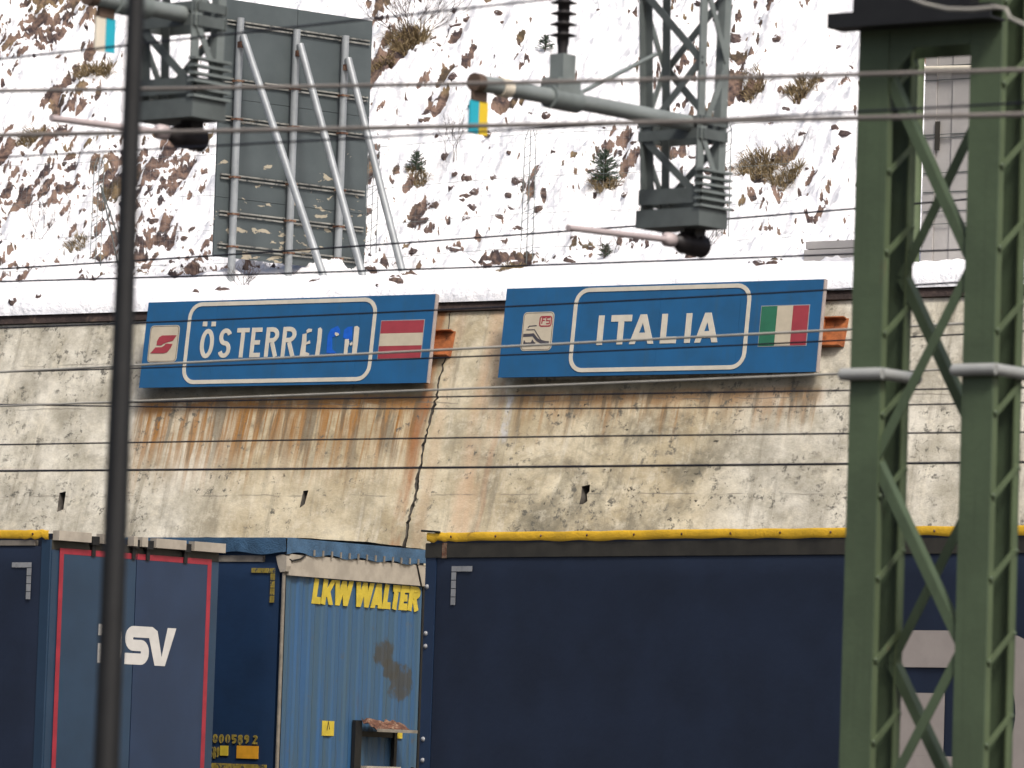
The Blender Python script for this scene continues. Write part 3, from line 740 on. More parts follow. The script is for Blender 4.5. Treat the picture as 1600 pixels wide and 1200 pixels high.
# ---- left trailer with the door end
cA = at_z(82, 828, ZT); FA = trailer_frame(cA, 0)
tA = thing('semi_trailer', FA, 'navy curtain-sided trailer showing rear doors framed by a red line behind dark mast', 'trailer', 'navy trailers with yellow top edge')
L = -13.6
mb = MB(); mb.box((L, .02, 1.18), (-.02, W_-.02, ZT-.035)); mb.build('box_body', 'navy', tA)
curtain(tA, FA, L, -.13, 1.18, ZT-.165, 'navy', 5)
mb = MB(); mb.box((-.125, -.022, 1.18), (-.001, .06, ZT-.10)); mb.build('corner_post', 'door_teal_lit', tA)
mb = MB(); mb.box((L, -.03, ZT-.16), (-.22, .02, ZT-.105)); mb.build('roof_rail', 'rail_grey', tA)
def yellow_edge(t, u0, u1, seed, zc, eye=.62):
    n_ = int(abs(u1-u0)/.05); prof = 7; vs_, fs_ = [], []
    rng = np.random.RandomState(seed); ph = rng.rand(3)*6
    for i in range(n_+1):
        u = u0+(u1-u0)*i/n_; sag = .004*math.sin(u*2*math.pi/eye+ph[0])+.005*math.sin(u*2.3+ph[1])+.003*math.sin(u*13+ph[2])+(.02*math.sin(u*40)*max(0, 1-abs(u)/.5)); puff = .012+.010*math.sin(u*2*math.pi/eye+1+ph[0])
        for k in range(prof):
            a = rad(80-k*160/(prof-1)); vs_.append((u, -.030-puff*.5-.012*math.cos(a), zc+.045*math.sin(a)+(sag if k > 3 else sag*.4)))
    for i in range(n_):
        for k in range(prof-1): a = i*prof+k; fs_.append((a, a+prof, a+prof+1, a+1))
    mb = MB(); mb.add(vs_, fs_, True); o = mb.build('roof_edge', 'yellow_tarp', t, recalc=True)
    mb = MB(); k = 0
    u = min(u0, u1)+.35
    while u < max(u0, u1)-.1:
        mb.lathe((u, -.056, zc+.002), [(.0, .006), (.010, .005), (.014, 0)], 8, (0, -1, 0)); u += eye
    mb.build('eyelet', 'rust', o)
yellow_edge(tA, L, -.012, 3, ZT-.045)
mb = MB(); u_, z_ = side_uv(FA, 54, 879); tape_corner(mb, u_, z_, -1, .072, .082); mb.build('reflective_mark', 'reflect', tA)
# end: frame header, buffer blocks, two doors
mb = MB(); mb.box((-.018, .0, ZT-.20), (.0, W_, ZT-.09)); mb.build('door_header', 'rail_olive', tA)
v_of = lambda F, x, y: end_uv(F, x, y)[0]
edges = [(83,134),(151,172),(200,206),(213,222),(235,282),(295,346)]
for a, b in edges:
    ya = 827+(a-83)*.081; va, vb = v_of(FA, a, ya), v_of(FA, b, ya+4)
    mb = MB(); mb.box((.0, max(va, .0), ZT-.105), (.09, min(vb, W_+.01), ZT-.005)); mb.build('buffer_block', 'beige', tA)
for x in (144, 207, 229, 288):
    v = v_of(FA, x, 845); mb = MB(); mb.box((.001, v-.05, ZT-.125), (.06, v+.05, ZT-.035)); mb.box((.001, v-.025, ZT-.24), (.035, v+.025, ZT-.126)); mb.build('hinge', 'dark', tA)
vm = v_of(FA, 209, 950)
doors = []
for k, (a, b, m_) in enumerate(((.13, vm-.006, 'door_teal_lit'), (vm+.006, W_-.13, 'door_navy'))):
    mb = MB(); mb.box((-.016, a, 1.2), (.016, b, ZT-.205)); d = mb.build('door', m_, tA); doors.append(d)
for a, b in ((.002, .126), (W_-.126, W_-.002)): mb = MB(); mb.box((-.017, a, 1.18), (.006, b, ZT-.205)); mb.build('door_post', 'door_teal_lit', tA)
v0_, zt_ = end_uv(FA, 92, 856); v1_ = v_of(FA, 329, 876); t_ = .060
for k, dd in enumerate(doors):
    mb = MB(); z1 = zt_-.0
    if k == 0: mb.stroke([(vm-.008, z1-t_/2), (v0_+t_/2, z1-t_/2), (v0_+t_/2, 1.25)], t_, .0165, .0185, False, END)
    else: mb.stroke([(vm+.008, z1-t_/2), (v1_-t_/2, z1-t_/2), (v1_-t_/2, 1.25)], t_, .0165, .0185, False, END)
    mb.build('red_line', 'red', dd)
vr, zb = end_uv(FA, 259, 1041); vl, _ = end_uv(FA, 150, 1037); _, zt2 = end_uv(FA, 240, 980)
S3 = dsv(vl, zb, vr-vl+.12, zt2-zb, .118)
put_logo(doors, 'white', S3, .118, .0165, END)
chassis(tA, L, 0, W_); wagon(FA, L, 0, W_, 'low wagon carrying the red-framed trailer')
# ---- right trailer
cC = at_z(669, 833, ZT); FC = trailer_frame(cC, -5)
tC = thing('semi_trailer', FC, 'navy curtain-sided trailer with huge grey letter on its side behind green pylon', 'trailer', 'navy trailers with yellow top edge')
mb = MB(); mb.box((.02, .02, 1.18), (13.6, W_-.02, ZT-.035)); mb.build('box_body', 'navy', tC)
cu0 = side_uv(FC, 682, 950)[0]
curtain(tC, FC, cu0, 13.5, 1.18, ZT-.245, 'navy', 9)
mb = MB(); mb.box((.0, -.02, 1.18), (cu0-.01, .06, ZT-.10)); mb.build('corner_post', 'door_navy', tC)
for y in (917, 990, 1010, 1155, 1188):
    q = side_uv(FC, 666-(y-917)*.025, y); mb = MB(); mb.lathe((q[0]+.03, -.02, q[1]), [(0, .018), (.02, .014), (.026, 0)], 8, (0, -1, 0)); mb.build('rivet', 'reflect', tC)
mb = MB(); mb.box((.0, -.030, ZT-.245), (13.6, .018, ZT-.105)); mb.build('roof_rail', 'rail_olive', tC)
mb = MB(); mb.box((.24, -.036, ZT-.25), (.30, -.0305, ZT-.10)); mb.build('rail_strap', 'rust', tC)
yellow_edge(tC, .03, 13.6, 8, ZT-.045)
mb = MB(); mb.tube([(-.06, -.03, ZT+.022), (.05, -.05, ZT+.015), (.22, -.055, ZT+.004)], .012, 6); mb.build('loose_cord', 'dark', tC)
mb = MB(); u_, z_ = side_uv(FC, 711, 885); tape_corner(mb, u_, z_, 1, .072, .082); mb.build('reflective_mark', 'reflect', tC)
ul, zt3 = side_uv(FC, 1404, 985); ul = side_uv(FC, 1402, 1120)[0]; zgap = side_uv(FC, 1450, 1043)[1]; zst = side_uv(FC, 1450, 1083)[1]; uin = side_uv(FC, 1480, 1130)[0]
zin = side_uv(FC, 1485, 1182)[1]; uc = side_uv(FC, 1592, 1110)[0]; th = uin-ul; thz = zt3-zgap; zb3 = zin-thz
rD = (zgap-zin)/2; cy = (zgap+zin)/2; ro = rD+thz
mb = MB(); o_ = [(ul+.10, zt3)]+arc(uc-rD*.75, cy, rD*.75+th, ro, 90, -90, 16)+[(ul, zb3), (ul, zst), (uin, zst), (uin, zin)]+arc(uc-rD*.75, cy, rD*.75, rD, -90, 90, 16)+[(ul, zgap), (ul, zt3-.14)]+arc(ul+.10, zt3-.10, .10, .10, 170, 100, 3)
# outline triangulated as strips: outer bowl, top bar, stem
OUT = .046
mb.stroke([(ul, zt3-thz/2), (uc-rD*.75, zt3-thz/2)], thz, OUT-.002, OUT+.001, False, SIDE)
outer = arc(uc-rD*.75, cy, rD*.75+th, ro, 90, -90, 18); inner = arc(uc-rD*.75, cy, rD*.75, rD, 90, -90, 18)
vs_ = []; fs_ = []
for a, b in zip(outer, inner): vs_ += [SIDE(*a, OUT+.001), SIDE(*b, OUT+.001)]
for i in range(18): fs_.append((2*i, 2*i+2, 2*i+3, 2*i+1))
mb.add(vs_, fs_)
mb.stroke([(uc-rD*.75, zb3+thz/2), (ul, zb3+thz/2)], thz, OUT-.002, OUT+.0005, False, SIDE)
mb.stroke([(ul+th/2, zb3+thz+.0005), (ul+th/2, zst)], th, OUT-.002, OUT+.0008, False, SIDE)
mb.build('letter', 'grey_logo', tC, recalc=True)
hD = zt3-zb3; s0 = uc+th+.25
put_logo((None, tC), 'grey_logo', dsv(s0-.345*3.3, zb3, 3.3, hD, .28), .28, OUT-.002, SIDE)
chassis(tC, 0, 13.6, W_); wagon(FC, 0, 13.6, W_, 'low wagon carrying the trailer with the huge letter')
# ---- far-track trailer with the corrugated front wall
ZW = 4.2; W_ = 2.60
cW = at_z(447, 842, ZW); FWt = trailer_frame(cW, 4)
tW = thing('semi_trailer', FWt, 'faded blue trailer with corrugated front wall lettered LKW WALTER in yellow', 'trailer')
mb = MB(); mb.box((L, .02, 1.18), (-.03, W_-.02, ZW-.10)); mb.build('box_body', 'blue_tarp', tW)
curtain(tW, FWt, L, -.06, 1.18, ZW-.26, 'blue_tarp', 15)
mb = MB(); mb.box((L, -.026, ZW-.255), (-.30, .018, ZW-.185)); mb.build('roof_rail', 'rail_grey', tW)
# roof tarpaulin with a hanging, crumpled hem
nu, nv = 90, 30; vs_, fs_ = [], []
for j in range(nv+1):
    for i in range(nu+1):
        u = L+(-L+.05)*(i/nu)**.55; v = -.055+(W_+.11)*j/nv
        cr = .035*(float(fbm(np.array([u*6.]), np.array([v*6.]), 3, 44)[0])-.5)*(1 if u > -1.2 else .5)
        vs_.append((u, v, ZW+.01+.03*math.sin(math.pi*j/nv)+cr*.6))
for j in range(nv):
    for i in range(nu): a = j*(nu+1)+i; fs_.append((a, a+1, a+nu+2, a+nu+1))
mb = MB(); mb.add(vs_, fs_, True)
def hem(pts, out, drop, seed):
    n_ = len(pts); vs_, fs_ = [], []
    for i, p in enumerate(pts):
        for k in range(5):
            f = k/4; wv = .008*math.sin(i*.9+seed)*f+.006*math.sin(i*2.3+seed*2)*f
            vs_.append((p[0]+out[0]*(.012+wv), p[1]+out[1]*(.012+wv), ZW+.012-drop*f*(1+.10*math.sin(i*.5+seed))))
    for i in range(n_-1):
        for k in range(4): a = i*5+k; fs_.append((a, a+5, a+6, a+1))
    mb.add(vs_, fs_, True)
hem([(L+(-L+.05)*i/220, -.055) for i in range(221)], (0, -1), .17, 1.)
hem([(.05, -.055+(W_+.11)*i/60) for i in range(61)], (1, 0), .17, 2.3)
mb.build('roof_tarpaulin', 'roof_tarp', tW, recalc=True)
for i in range(13):
    v = .42+i*.16; mb = MB(); mb.box((.066, v-.009, ZW-.165), (.082, v+.009, ZW-.10)); mb.build('tarpaulin_hook', 'rail_grey', tW)
mb = MB(); mb.box((.0, .02, ZW-.40), (.045, W_-.02, ZW-.165)); o = mb.build('header_board', 'beige', tW)
mb = MB(); mb.prism([(-.10, ZW-.19), (-.02, ZW-.175), (.05, ZW-.19), (.055, ZW-.30), (.04, ZW-.36), (-.03, ZW-.37), (-.07, ZW-.29)], -.045, .035, lambda u, v, z: (u, z, v)); mb.build('corner_casting', 'beige', tW)
mb = MB(); mb.tube([(.055, .3, ZW-.16), (.06, .2, ZW-.21), (.055, .05, ZW-.24), (.03, -.04, ZW-.2)], .01, 6); mb.tube([(.05, W_-.25, ZW-.165), (.055, W_-.2, ZW-.3), (.05, W_-.15, ZW-.41)], .01, 6); mb.build('tension_rope', 'dark', tW)
mb = MB(); mb.box((-.012, -.03, 1.18), (.006, .010, ZW-.37)); mb.build('corner_post', 'rail_grey', tW)
mb = MB(); mb.box((-.05, W_-.07, 1.18), (.012, W_-.0, ZW-.402)); mb.build('corner_post', 'dark', tW)
prof = []; nr = 11; a0, a1 = .032, W_-.074; pw = (a1-a0)/nr
for i in range(nr):
    b = a0+i*pw; prof += [(b, 0), (b+pw*.32, 0), (b+pw*.45, -.014), (b+pw*.87, -.014)]
prof.append((a1, 0)); vs_, fs_ = [], []
for v, d in prof: vs_ += [(d, v, 1.18), (d, v, ZW-.40)]
for i in range(len(prof)-1): fs_.append((2*i, 2*i+2, 2*i+3, 2*i+1))
GRIME = []
for (gx, gy, gw, gh) in ((601,1022,16,22), (626,1066,17,28), (612,1045,14,16)):
    gv, gz = end_uv(FWt, gx, gy); gv2 = end_uv(FWt, gx+gw, gy)[0]; GRIME.append((gv, gz, gv2-gv, gh/150.))
M['walter_end'] = walter_end()
mb = MB(); mb.add(vs_, fs_); front = mb.build('front_wall', 'walter_end', tW)
va, zb = end_uv(FWt, 488, 943); _, zt4 = end_uv(FWt, 494, 904); vb, _ = end_uv(FWt, 655, 935); span = vb-va; cap = zt4-zb
its, x = [], 0
for c, wl in (('L',.095),('K',.125),('W',.175),(' ',.045),('W',.175),('A',.125),('L',.09),('T',.085),('E',.095),('R',.12)):
    if c != ' ': its.append((c, va+span*x, va+span*(x+wl-.016)))
    x += wl*.888
put_text(front, 'yellow', its, zb, cap, .078, .006, .16, END)
for (x0, x1, y0, y1) in ((503,521,1126,1150), (617,628,1131,1154)):
    a, z1 = end_uv(FWt, x0, y0); b, z0 = end_uv(FWt, x1, y1); mb = MB(); mb.box((.003, a, z0), (.006, b, z1)); pl = mb.build('notice_plate', 'yellow', front)
    mb = MB(); mb.stroke([((a+b)/2-.02, z0+.06), ((a+b)/2, z0+.16), ((a+b)/2+.025, z0+.07)], .014, .0062, .0072, False, END); mb.build('pictogram', 'dark', pl)
a, z1 = end_uv(FWt, 552, 1128); b, z0 = end_uv(FWt, 612, 1200)
mb = MB(); mb.box((.003, a-.02, z0-.25), (.05, a+.10, z1+.02)); mb.box((.003, b-.03, z0-.25), (.05, b+.02, z1-.06)); mb.box((.003, a+.10, z1-.16), (.035, b-.03, z1-.10)); cb = mb.build('connection_box', 'dark', tW)
vs_, fs_ = [], []; rng = random.Random(2)
for i in range(13):
    for j in range(6): vs_.append((.055+.05*j+rng.uniform(-.012, .012), a+.06+(b-a-.03)*i/12, z1+.03-.022*j+rng.uniform(-.028, .028)))
for i in range(12):
    for j in range(5): k = i*6+j; fs_.append((k, k+1, k+7, k+6))
mb = MB(); mb.add(vs_, fs_); mb.build('box_lid', 'rust', cb)
mb = MB(); mb.bar((.31, a+.05, z1-.085), (.31, b+.04, z1-.085), .02, .035); mb.build('lid_edge', 'rail_grey', cb)
mb = MB(); mb.box((.01, a+.13, z0-.25), (.11, b+.03, z0+.015)); mb.build('lower_box', 'beige', cb)
mb = MB(); mb.tube([(.12, b+.16, z0-.22), (.15, b+.22, z0-.02), (.12, b+.30, z0-.1), (.10, b+.33, z0-.3)], .05, 10); mb.build('hose', 'black', cb)
# side print
mb = MB(); u_, z_ = side_uv(FWt, 434, 888); tape_corner(mb, u_, z_, -1, .085, .082); mb.build('reflective_mark', 'yellow_worn', tW)
ua, zb = side_uv(FWt, 336, 1161); ub, _ = side_uv(FWt, 405, 1160); _, zt5 = side_uv(FWt, 340, 1147)
its = []; st = (ub-ua)/7.0
for i, c in enumerate('0005892'): its.append((c, ua+st*i+(.03 if i == 6 else 0), ua+st*(i+.74)+(.03 if i == 6 else 0)))
put_text(tW, 'yellow_worn', its, zb, zt5-zb, .024, .044, 0, SIDE)
for (x0, x1, y0, y1, m_) in ((348,360,1165,1181,'yellow'), (374,407,1165,1186,'orange'), (330,420,1192,1204,'yellow_worn')):
    a, z1 = side_uv(FWt, x0, y0); b, z0 = side_uv(FWt, x1, y1); mb = MB(); mb.box((a, -.046, z0), (b, -.040, z1)); mb.build('code_plate', m_, tW)
ua, zb = side_uv(FWt, 331, 1184); ub, _ = side_uv(FWt, 347, 1184); _, zt5 = side_uv(FWt, 340, 1167)
put_text(tW, 'yellow_worn', [(c, ua+(ub-ua)*i/3, ua+(ub-ua)*(i+.8)/3) for i, c in enumerate('589')], zb, zt5-zb, .02, .044, 0, SIDE)
chassis(tW, L, 0, W_); wagon(FWt, L, 0, W_, 'low wagon carrying the blue trailer on the far track')

# ================================================================== HILL FURNITURE
# ---- billboard seen from behind
PB = ground_px(350, 436)
PB = at_depth(333, 400, (PB-CAM).dot(FW)); BF = az_frame(PB, 80)         # x along the board (away), y to its hidden face, z up; origin bottom near edge
def bp(x, y, off=0): q = BF.loc(at_plane(x, y, BF.O+BF.ey*off, BF.ey)); return q.x, q.z
bw = (bp(576, 40)[0]+bp(575, 425)[0])/2; bh = (bp(331, -15)[1]+bp(576, 40)[1])/2
PB.z = PB.z; bt = thing('billboard', BF, 'tall dark grey billboard seen from behind with three slanting pipe props', 'billboard')
cols_ = [0, bp(459, 200)[0], bw]; rows_ = [0, bp(330, 306)[1], bp(332, 150)[1], bh]
for i in range(2):
    for j in range(3):
        mb = MB(); mb.box((cols_[i]+.004, .0, rows_[j]+.003), (cols_[i+1]-.004, .03, rows_[j+1]-.003)); mb.build('panel', 'board', bt)
mb = MB(); mb.box((.02, .0305, .02), (bw-.02, .05, bh-.02)); mb.build('backing', 'dark', bt)
for y in (30, 121, 181, 272, 330, 381):
    z = bp(345, y)[1]
    for dz in (0, .05):
        mb = MB(); mb.bar((.06, -.018, z-dz), (bw-.06, -.018, z-dz), .035, .022); mb.build('rail', 'board_rail', bt)
for xt, yt, xb, yb in ((376,28,368,446), (464,46,455,444), (540,56,527,442)):
    u, z1 = bp(xt, yt, -.09); mb = MB(); zb = ground_at(*HF.loc(BF.world(u, -.09, 0)).xy).z-PB.z-.15
    mb.tube([(u, -.09, zb), (u, -.09, z1)], .052, 12); po = mb.build('post', 'galv', bt)
    for y in (121, 181, 272, 330, 381):
        z = bp(345, y)[1]; m2 = MB(); m2.box((u-.06, -.15, z-.045), (u+.06, -.03, z-.02)); m2.build('pipe_clamp', 'rust', po)
for xt, yt, xb, yb in ((380,56,511,441), (469,70,573,428), (544,92,634,416)):
    u, z1 = bp(xt, yt, -.16); g = ground_px(xb, yb); q = BF.loc(g)
    # foot lies on the ground on the camera's side of the board, in the plane of its post
    best = None
    for k in range(400):
        off = .3+k*.01; uu = u; P = BF.world(uu, -off, 0); gz = ground_at(*HF.loc(P).xy).z; P.z = gz
        d = P-CAM; xx = 800+FPX*d.dot(RT)/d.dot(FW)
        if best is None or abs(xx-xb) < best[0]: best = (abs(xx-xb), off, gz)
    off, gz = best[1], best[2]
    mb = MB(); mb.tube([(u, -.16, z1), (u, -off, gz-PB.z-.12)], .052, 12); pr = mb.build('prop', 'galv', bt)
    m2 = MB(); m2.box((u-.05, -.2, z1-.16), (u+.05, -.10, z1-.08)); m2.build('pipe_clamp', 'rust', pr)

# ---- wire mesh fence along the foot of the slope
def fence():
    tF = 6.2; F = HF; t = thing('wire_fence', Frame(HF.world(-4, tF, float(base_h(tF))), ux, inn, (0, 0, 1)), 'thin wire mesh fence along the foot of the snowy slope', 'fence')
    u0, u1 = -9., 5.; G = lambda u: .04*math.sin(u*.35)+.02*math.sin(u*1.1+1)
    H = 1.75; mb = MB()
    for i in range(int((u1-u0)/.10)):
        u = u0+i*.10; z = G(u) if i % 10 == 0 else z
        mb.bar((u, 0, z-.1), (u, 0, z+H), 0.0013, .0013)
    for k in range(18):
        pts = [(u0+j*.7, 0, G(u0+j*.7)+.1*k) for j in range(21)]
        for a, b in zip(pts, pts[1:]): mb.bar(a, b, 0.0013, .0013)
    tag(mb.build('mesh', 'galv', t), kind='stuff')
    for h in (.15, .62, 1.12, 1.7):
        pts = [(u0+j*.7, -.01, G(u0+j*.7)+h) for j in range(21)]; mb = MB(); mb.tube(pts, .003, 5); mb.build('line_wire', 'galv_mid', t)
    for px, py in ((150, 442), (580, 430), (825, 402), (1130, 395)):
        d = ray(px, py); k = (HF.world(0, tF)-CAM).dot(inn)/d.dot(inn); u = HF.loc(CAM+d*k).x+4
        z = G(u); mb = MB()
        for a in (-.10, 0., .10): mb.tube([(u+a, -.04, z-.2), (u+a*.9, -.03, z+H*.93), (u+a*.4, -.03, z+H)], .006, 5)
        po = mb.build('post', 'galv_mid', t)
        mb = MB()
        for i in range(14):
            zz = z+i*.125; mb.bar((u-.10, -.035, zz), (u+.10*(i % 2), -.035, zz+.06), .006, .006); mb.bar((u+.10*(i % 2), -.035, zz+.06), (u+.1, -.035, zz+.125), .006, .006)
        mb.build('lacing', 'galv_mid', po)
    d = ray(150, 400); k = (HF.world(0, tF)-CAM).dot(inn)/d.dot(inn); u = HF.loc(CAM+d*k).x+4
    for du in (.75, .95):
        mb = MB(); mb.tube([(u+.05, -.02, G(u)+1.35), (u+du, -.3, G(u+du)-.1)], .012, 5); mb.build('stay', 'galv_dark', t)
fence()

# ---- bridge pier, green post, concrete block at the right
g = ground_px(1462, 402); g = at_depth(1441, 398, (g-CAM).dot(FW)-.5); PF = az_frame((g.x, g.y, g.z-1.2), 5)
pt = thing('concrete_pier', PF, 'pale grey concrete pier standing in snow behind the green pylon', 'pier')
pu = lambda x, y: PF.loc(at_plane(x, y, PF.O, PF.ey))
for i, (x0, x1) in enumerate(((1441,1459), (1459.6,1484), (1484.6,1512), (1512.6,1545))):
    a, b = pu(x0, 300).x, pu(x1, 300).x; mb = MB(); mb.box((a, .02 if i % 2 else 0., -1.5), (b, 1.2, 5.6)); mb.build('panel', 'pier', pt)
for y in (103, 125, 210, 215, 270, 300, 330, 350):
    z = pu(1470, y).z; mb = MB(); mb.box((pu(1443, y).x, -.012, z-.004), (pu(1540, y).x, -.002, z+.004)); mb.build('wire_line', 'galv_dark', pt)
z = pu(1470, 107).z; mb = MB(); mb.tube([(pu(1440, 107).x, -.05, z), (pu(1540, 107).x, -.05, z-.03)], .035, 8); mb.build('pale_pipe', 'cream_white', pt)
a = pu(1466, 190).x; mb = MB(); mb.box((a-.03, -.02, pu(1466, 235).z), (a+.03, -.002, pu(1466, 190).z)); mb.build('dark_strip', 'rail_olive', pt)
q = at_depth(1428, 420, 68.); mb = MB(); b0 = at_depth(1425, 400, (PF.O-CAM).dot(FW)-.6)
mb.tube([Vector((b0.x, b0.y, b0.z-1.)), Vector((b0.x, b0.y, b0.z+3.6))], .085, 14)
tag(mb.build('green_post', 'green_lit', recenter=True), 'slim round green post just left of the concrete pier', 'post')
q = ground_px(1290, 398); b0 = at_depth(1256, 405, (q-CAM).dot(FW)-.1); CF = az_frame(b0, 5); x1 = CF.loc(at_plane(1345, 403, CF.O, CF.ey)).x; z1 = CF.loc(at_plane(1290, 376, CF.O, CF.ey)).z
cb_ = thing('concrete_block', CF, 'low grey concrete block with dark seam half buried in snow left of pylon', 'block')
mb = MB(); mb.box((0, 0, -.6), (x1, .6, z1*.52)); mb.build('lower_course', 'pier', cb_)
mb = MB(); mb.box((.01, .02, z1*.52+.012), (x1, .58, z1)); mb.build('upper_course', 'pier', cb_)

# ---- rocks poking out of the snow
def rock_mesh(seed):
    rng = np.random.RandomState(seed); bm = bmesh.new(); bmesh.ops.create_icosphere(bm, subdivisions=2, radius=1)
    off = rng.rand(3)*50; sc = (rng.uniform(.7, 1.1), rng.uniform(.6, .9), rng.uniform(.45, .8))
    from mathutils import noise as mn
    for v in bm.verts:
        p = v.co.copy(); k = 1+.45*mn.noise(p*1.3+Vector(off))+.22*mn.noise(p*3.1+Vector(off))
        v.co = Vector((p.x*sc[0], p.y*sc[1], p.z*sc[2]))*k
    me = bpy.data.meshes.new('rock'); bm.to_mesh(me); bm.free()
    me.polygons.foreach_set('use_smooth', [False]*len(me.polygons)); me.materials.append(M['rock']); return me
def rock_mat():
    n = NT('brown_rock_snow_capped'); co = n.coord(); x, y, z = n.xyz(n.normal())
    a = n.noise(co, 3, 5, .65); c = n.mix(n.step(a, .35, .65), (.065, .042, .038), (.185, .125, .095))
    c = n.mix(n.rand()*.6, c, n.mix(n.step(a, .4, .6), (.05, .035, .045), (.12, .085, .085)))
    f = n.step(z+(n.noise(co, 4, 4, .6)-.5)*.7, .62, .74)
    n.bump(a, .05); return n.out(n.mix(f, c, (.9, .9, .92)), .85)
M['rock'] = rock_mat()
RM = [rock_mesh(i) for i in range(8)]
rng = random.Random(21)
spots = [(570,575,'z4'),(705,457,'z4'),(815,378,'z4'),(875,475,'z4'),(1125,500,'z4'),(1080,845,'z4'),(730,915,'z4'),(420,922,'z4'),(850,605,'z4'),(1355,600,'z4'),(810,675,'z4'),(1050,665,'z4'),(485,690,'z4'),(285,1135,'z4'),(1210,760,'z4'),(795,505,'z4'),(1015,370,'z4'),(725,340,'z4'),(1190,385,'z4'),(1125,600,'z4'),(60,620,'z4')]
spots = [(560+x/4.8, 200+y/4.8) for x, y, _ in spots]+[(708,118),(683,70),(712,38),(730,30),(1215,60),(1150,60),(765,210),(1305,200),(1320,210),(240,345),(130,330),(150,405)]
px_spots = [(x, y, rng.uniform(9, 17)) for x, y in spots]+[(348,452,13),(618,437,15),(735,405,9),(765,414,20),(800,412,17),(888,408,13),(1078,402,14),(1185,410,16),(1205,412,11),(492,437,8),(305,456,9),(20,470,14),(60,462,9),(590,446,6)]
for i in range(75):
    x, y = rng.uniform(0, 1420), rng.uniform(0, 425)
    if 320 < x < 590 and y < 400: continue
    px_spots.append((x, y, rng.choice((5, 6, 7, 8, 10, 13))*rng.uniform(.8, 1.2)))
ORD = 'first second third fourth fifth sixth seventh eighth ninth tenth eleventh twelfth thirteenth fourteenth fifteenth sixteenth seventeenth eighteenth nineteenth twentieth'.split()
zones = {}
for x, y, r in px_spots:
    zx = 'left of the dark mast' if x < 190 else 'between mast and billboard' if x < 335 else 'between billboard and insulator' if x < 870 else 'around the hanging lattice post' if x < 1130 else 'between lattice post and pylon'
    zy = 'high' if y < 150 else 'midway' if y < 300 else 'low' if y < 395 else 'at the snow lip'
    zones.setdefault((zy, zx), []).append((x, y, r))
for (zy, zx), lst in zones.items():
    for k, (x, y, r) in enumerate(sorted(lst)):
        g = ground_px(x, y); R = r/118.
        o = bpy.data.objects.new('rock', rng.choice(RM)); COL.objects.link(o)
        o.location = g+Vector((0, 0, -R*.15)); o.scale = (R, R*rng.uniform(.7, 1), R*rng.uniform(.7, 1.1)); o.rotation_euler = (rng.uniform(-.5, .9), rng.uniform(-.5, .5), rng.uniform(0, 6.3))
        tag(o, 'brown rock %s %s, %s from left' % (zy if 'lip' in zy else zy+' on the slope', zx, ORD[min(k, 19)]), 'rock', 'rocks in the snowy slope')

# ---- plants
def fir(px, py, h, label, seed):
    g = ground_px(px, py); rng = random.Random(seed); t = thing('fir_seedling', g, label, 'fir tree', 'young firs on the snowy slope')
    mb = MB(); mb.tube([(0, 0, -.1), (0, 0, h*.9), (0, 0, h*1.12)], [.018, .008, .003], 6); mb.build('trunk', 'stem', t)
    mb = MB(); nw = max(8, int(h/.028))
    for k in range(nw):
        z = h*(.02+.93*k/nw); ln_ = h*.50*(1-(k/nw)**1.6)+.04
        for b in range(9):
            a = rng.uniform(0, 6.28); up = .15+.75*k/nw+rng.uniform(-.15, .2); d = Vector((math.cos(a), math.sin(a), up)).normalized()
            p0 = Vector((0, 0, z+rng.uniform(-.02, .02))); L_ = ln_*rng.uniform(.6, 1.12)
            twigs = [(p0, d, L_)]
            for q in range(2):
                f = rng.uniform(.35, .75); sd_ = d.cross(Vector((0, 0, 1))).normalized()*rng.choice((-1, 1)); twigs.append((p0+d*L_*f, (d+sd_*.8+Vector((0, 0, .1))).normalized(), L_*.4))
            for (c0, d_, l_) in twigs:
                mb.bar(c0, c0+d_*l_, .004, .004)
                for q in range(int(l_/.012)):
                    c = c0+d_*(l_*(.1+.9*q*.012/l_)); s_ = d_.cross(Vector((0, 0, 1))).normalized()
                    for sg in (-1, 1):
                        e = c+(d_*.8+s_*sg*rng.uniform(.4, 1)+Vector((0, 0, rng.uniform(-.2, .6)))).normalized()*rng.uniform(.02, .034); n_ = Vector((rng.uniform(-1, 1), rng.uniform(-1, 1), .3)).normalized()*.0035
                        mb.add([c-n_, c+n_, e], [(0, 1, 2)])
    mb.build('crown', 'needle', t)
fir(650, 268, .30, 'small fir seedling right of the billboard props', 1)
fir(945, 285, .48, 'bushy young fir left of the hanging lattice post, largest of the firs', 2)
fir(852, 78, .22, 'small dark fir beside the hanging insulator near the top edge', 3)
fir(946, 402, .16, 'tiny fir tip above the pale rod at the slope foot', 4)
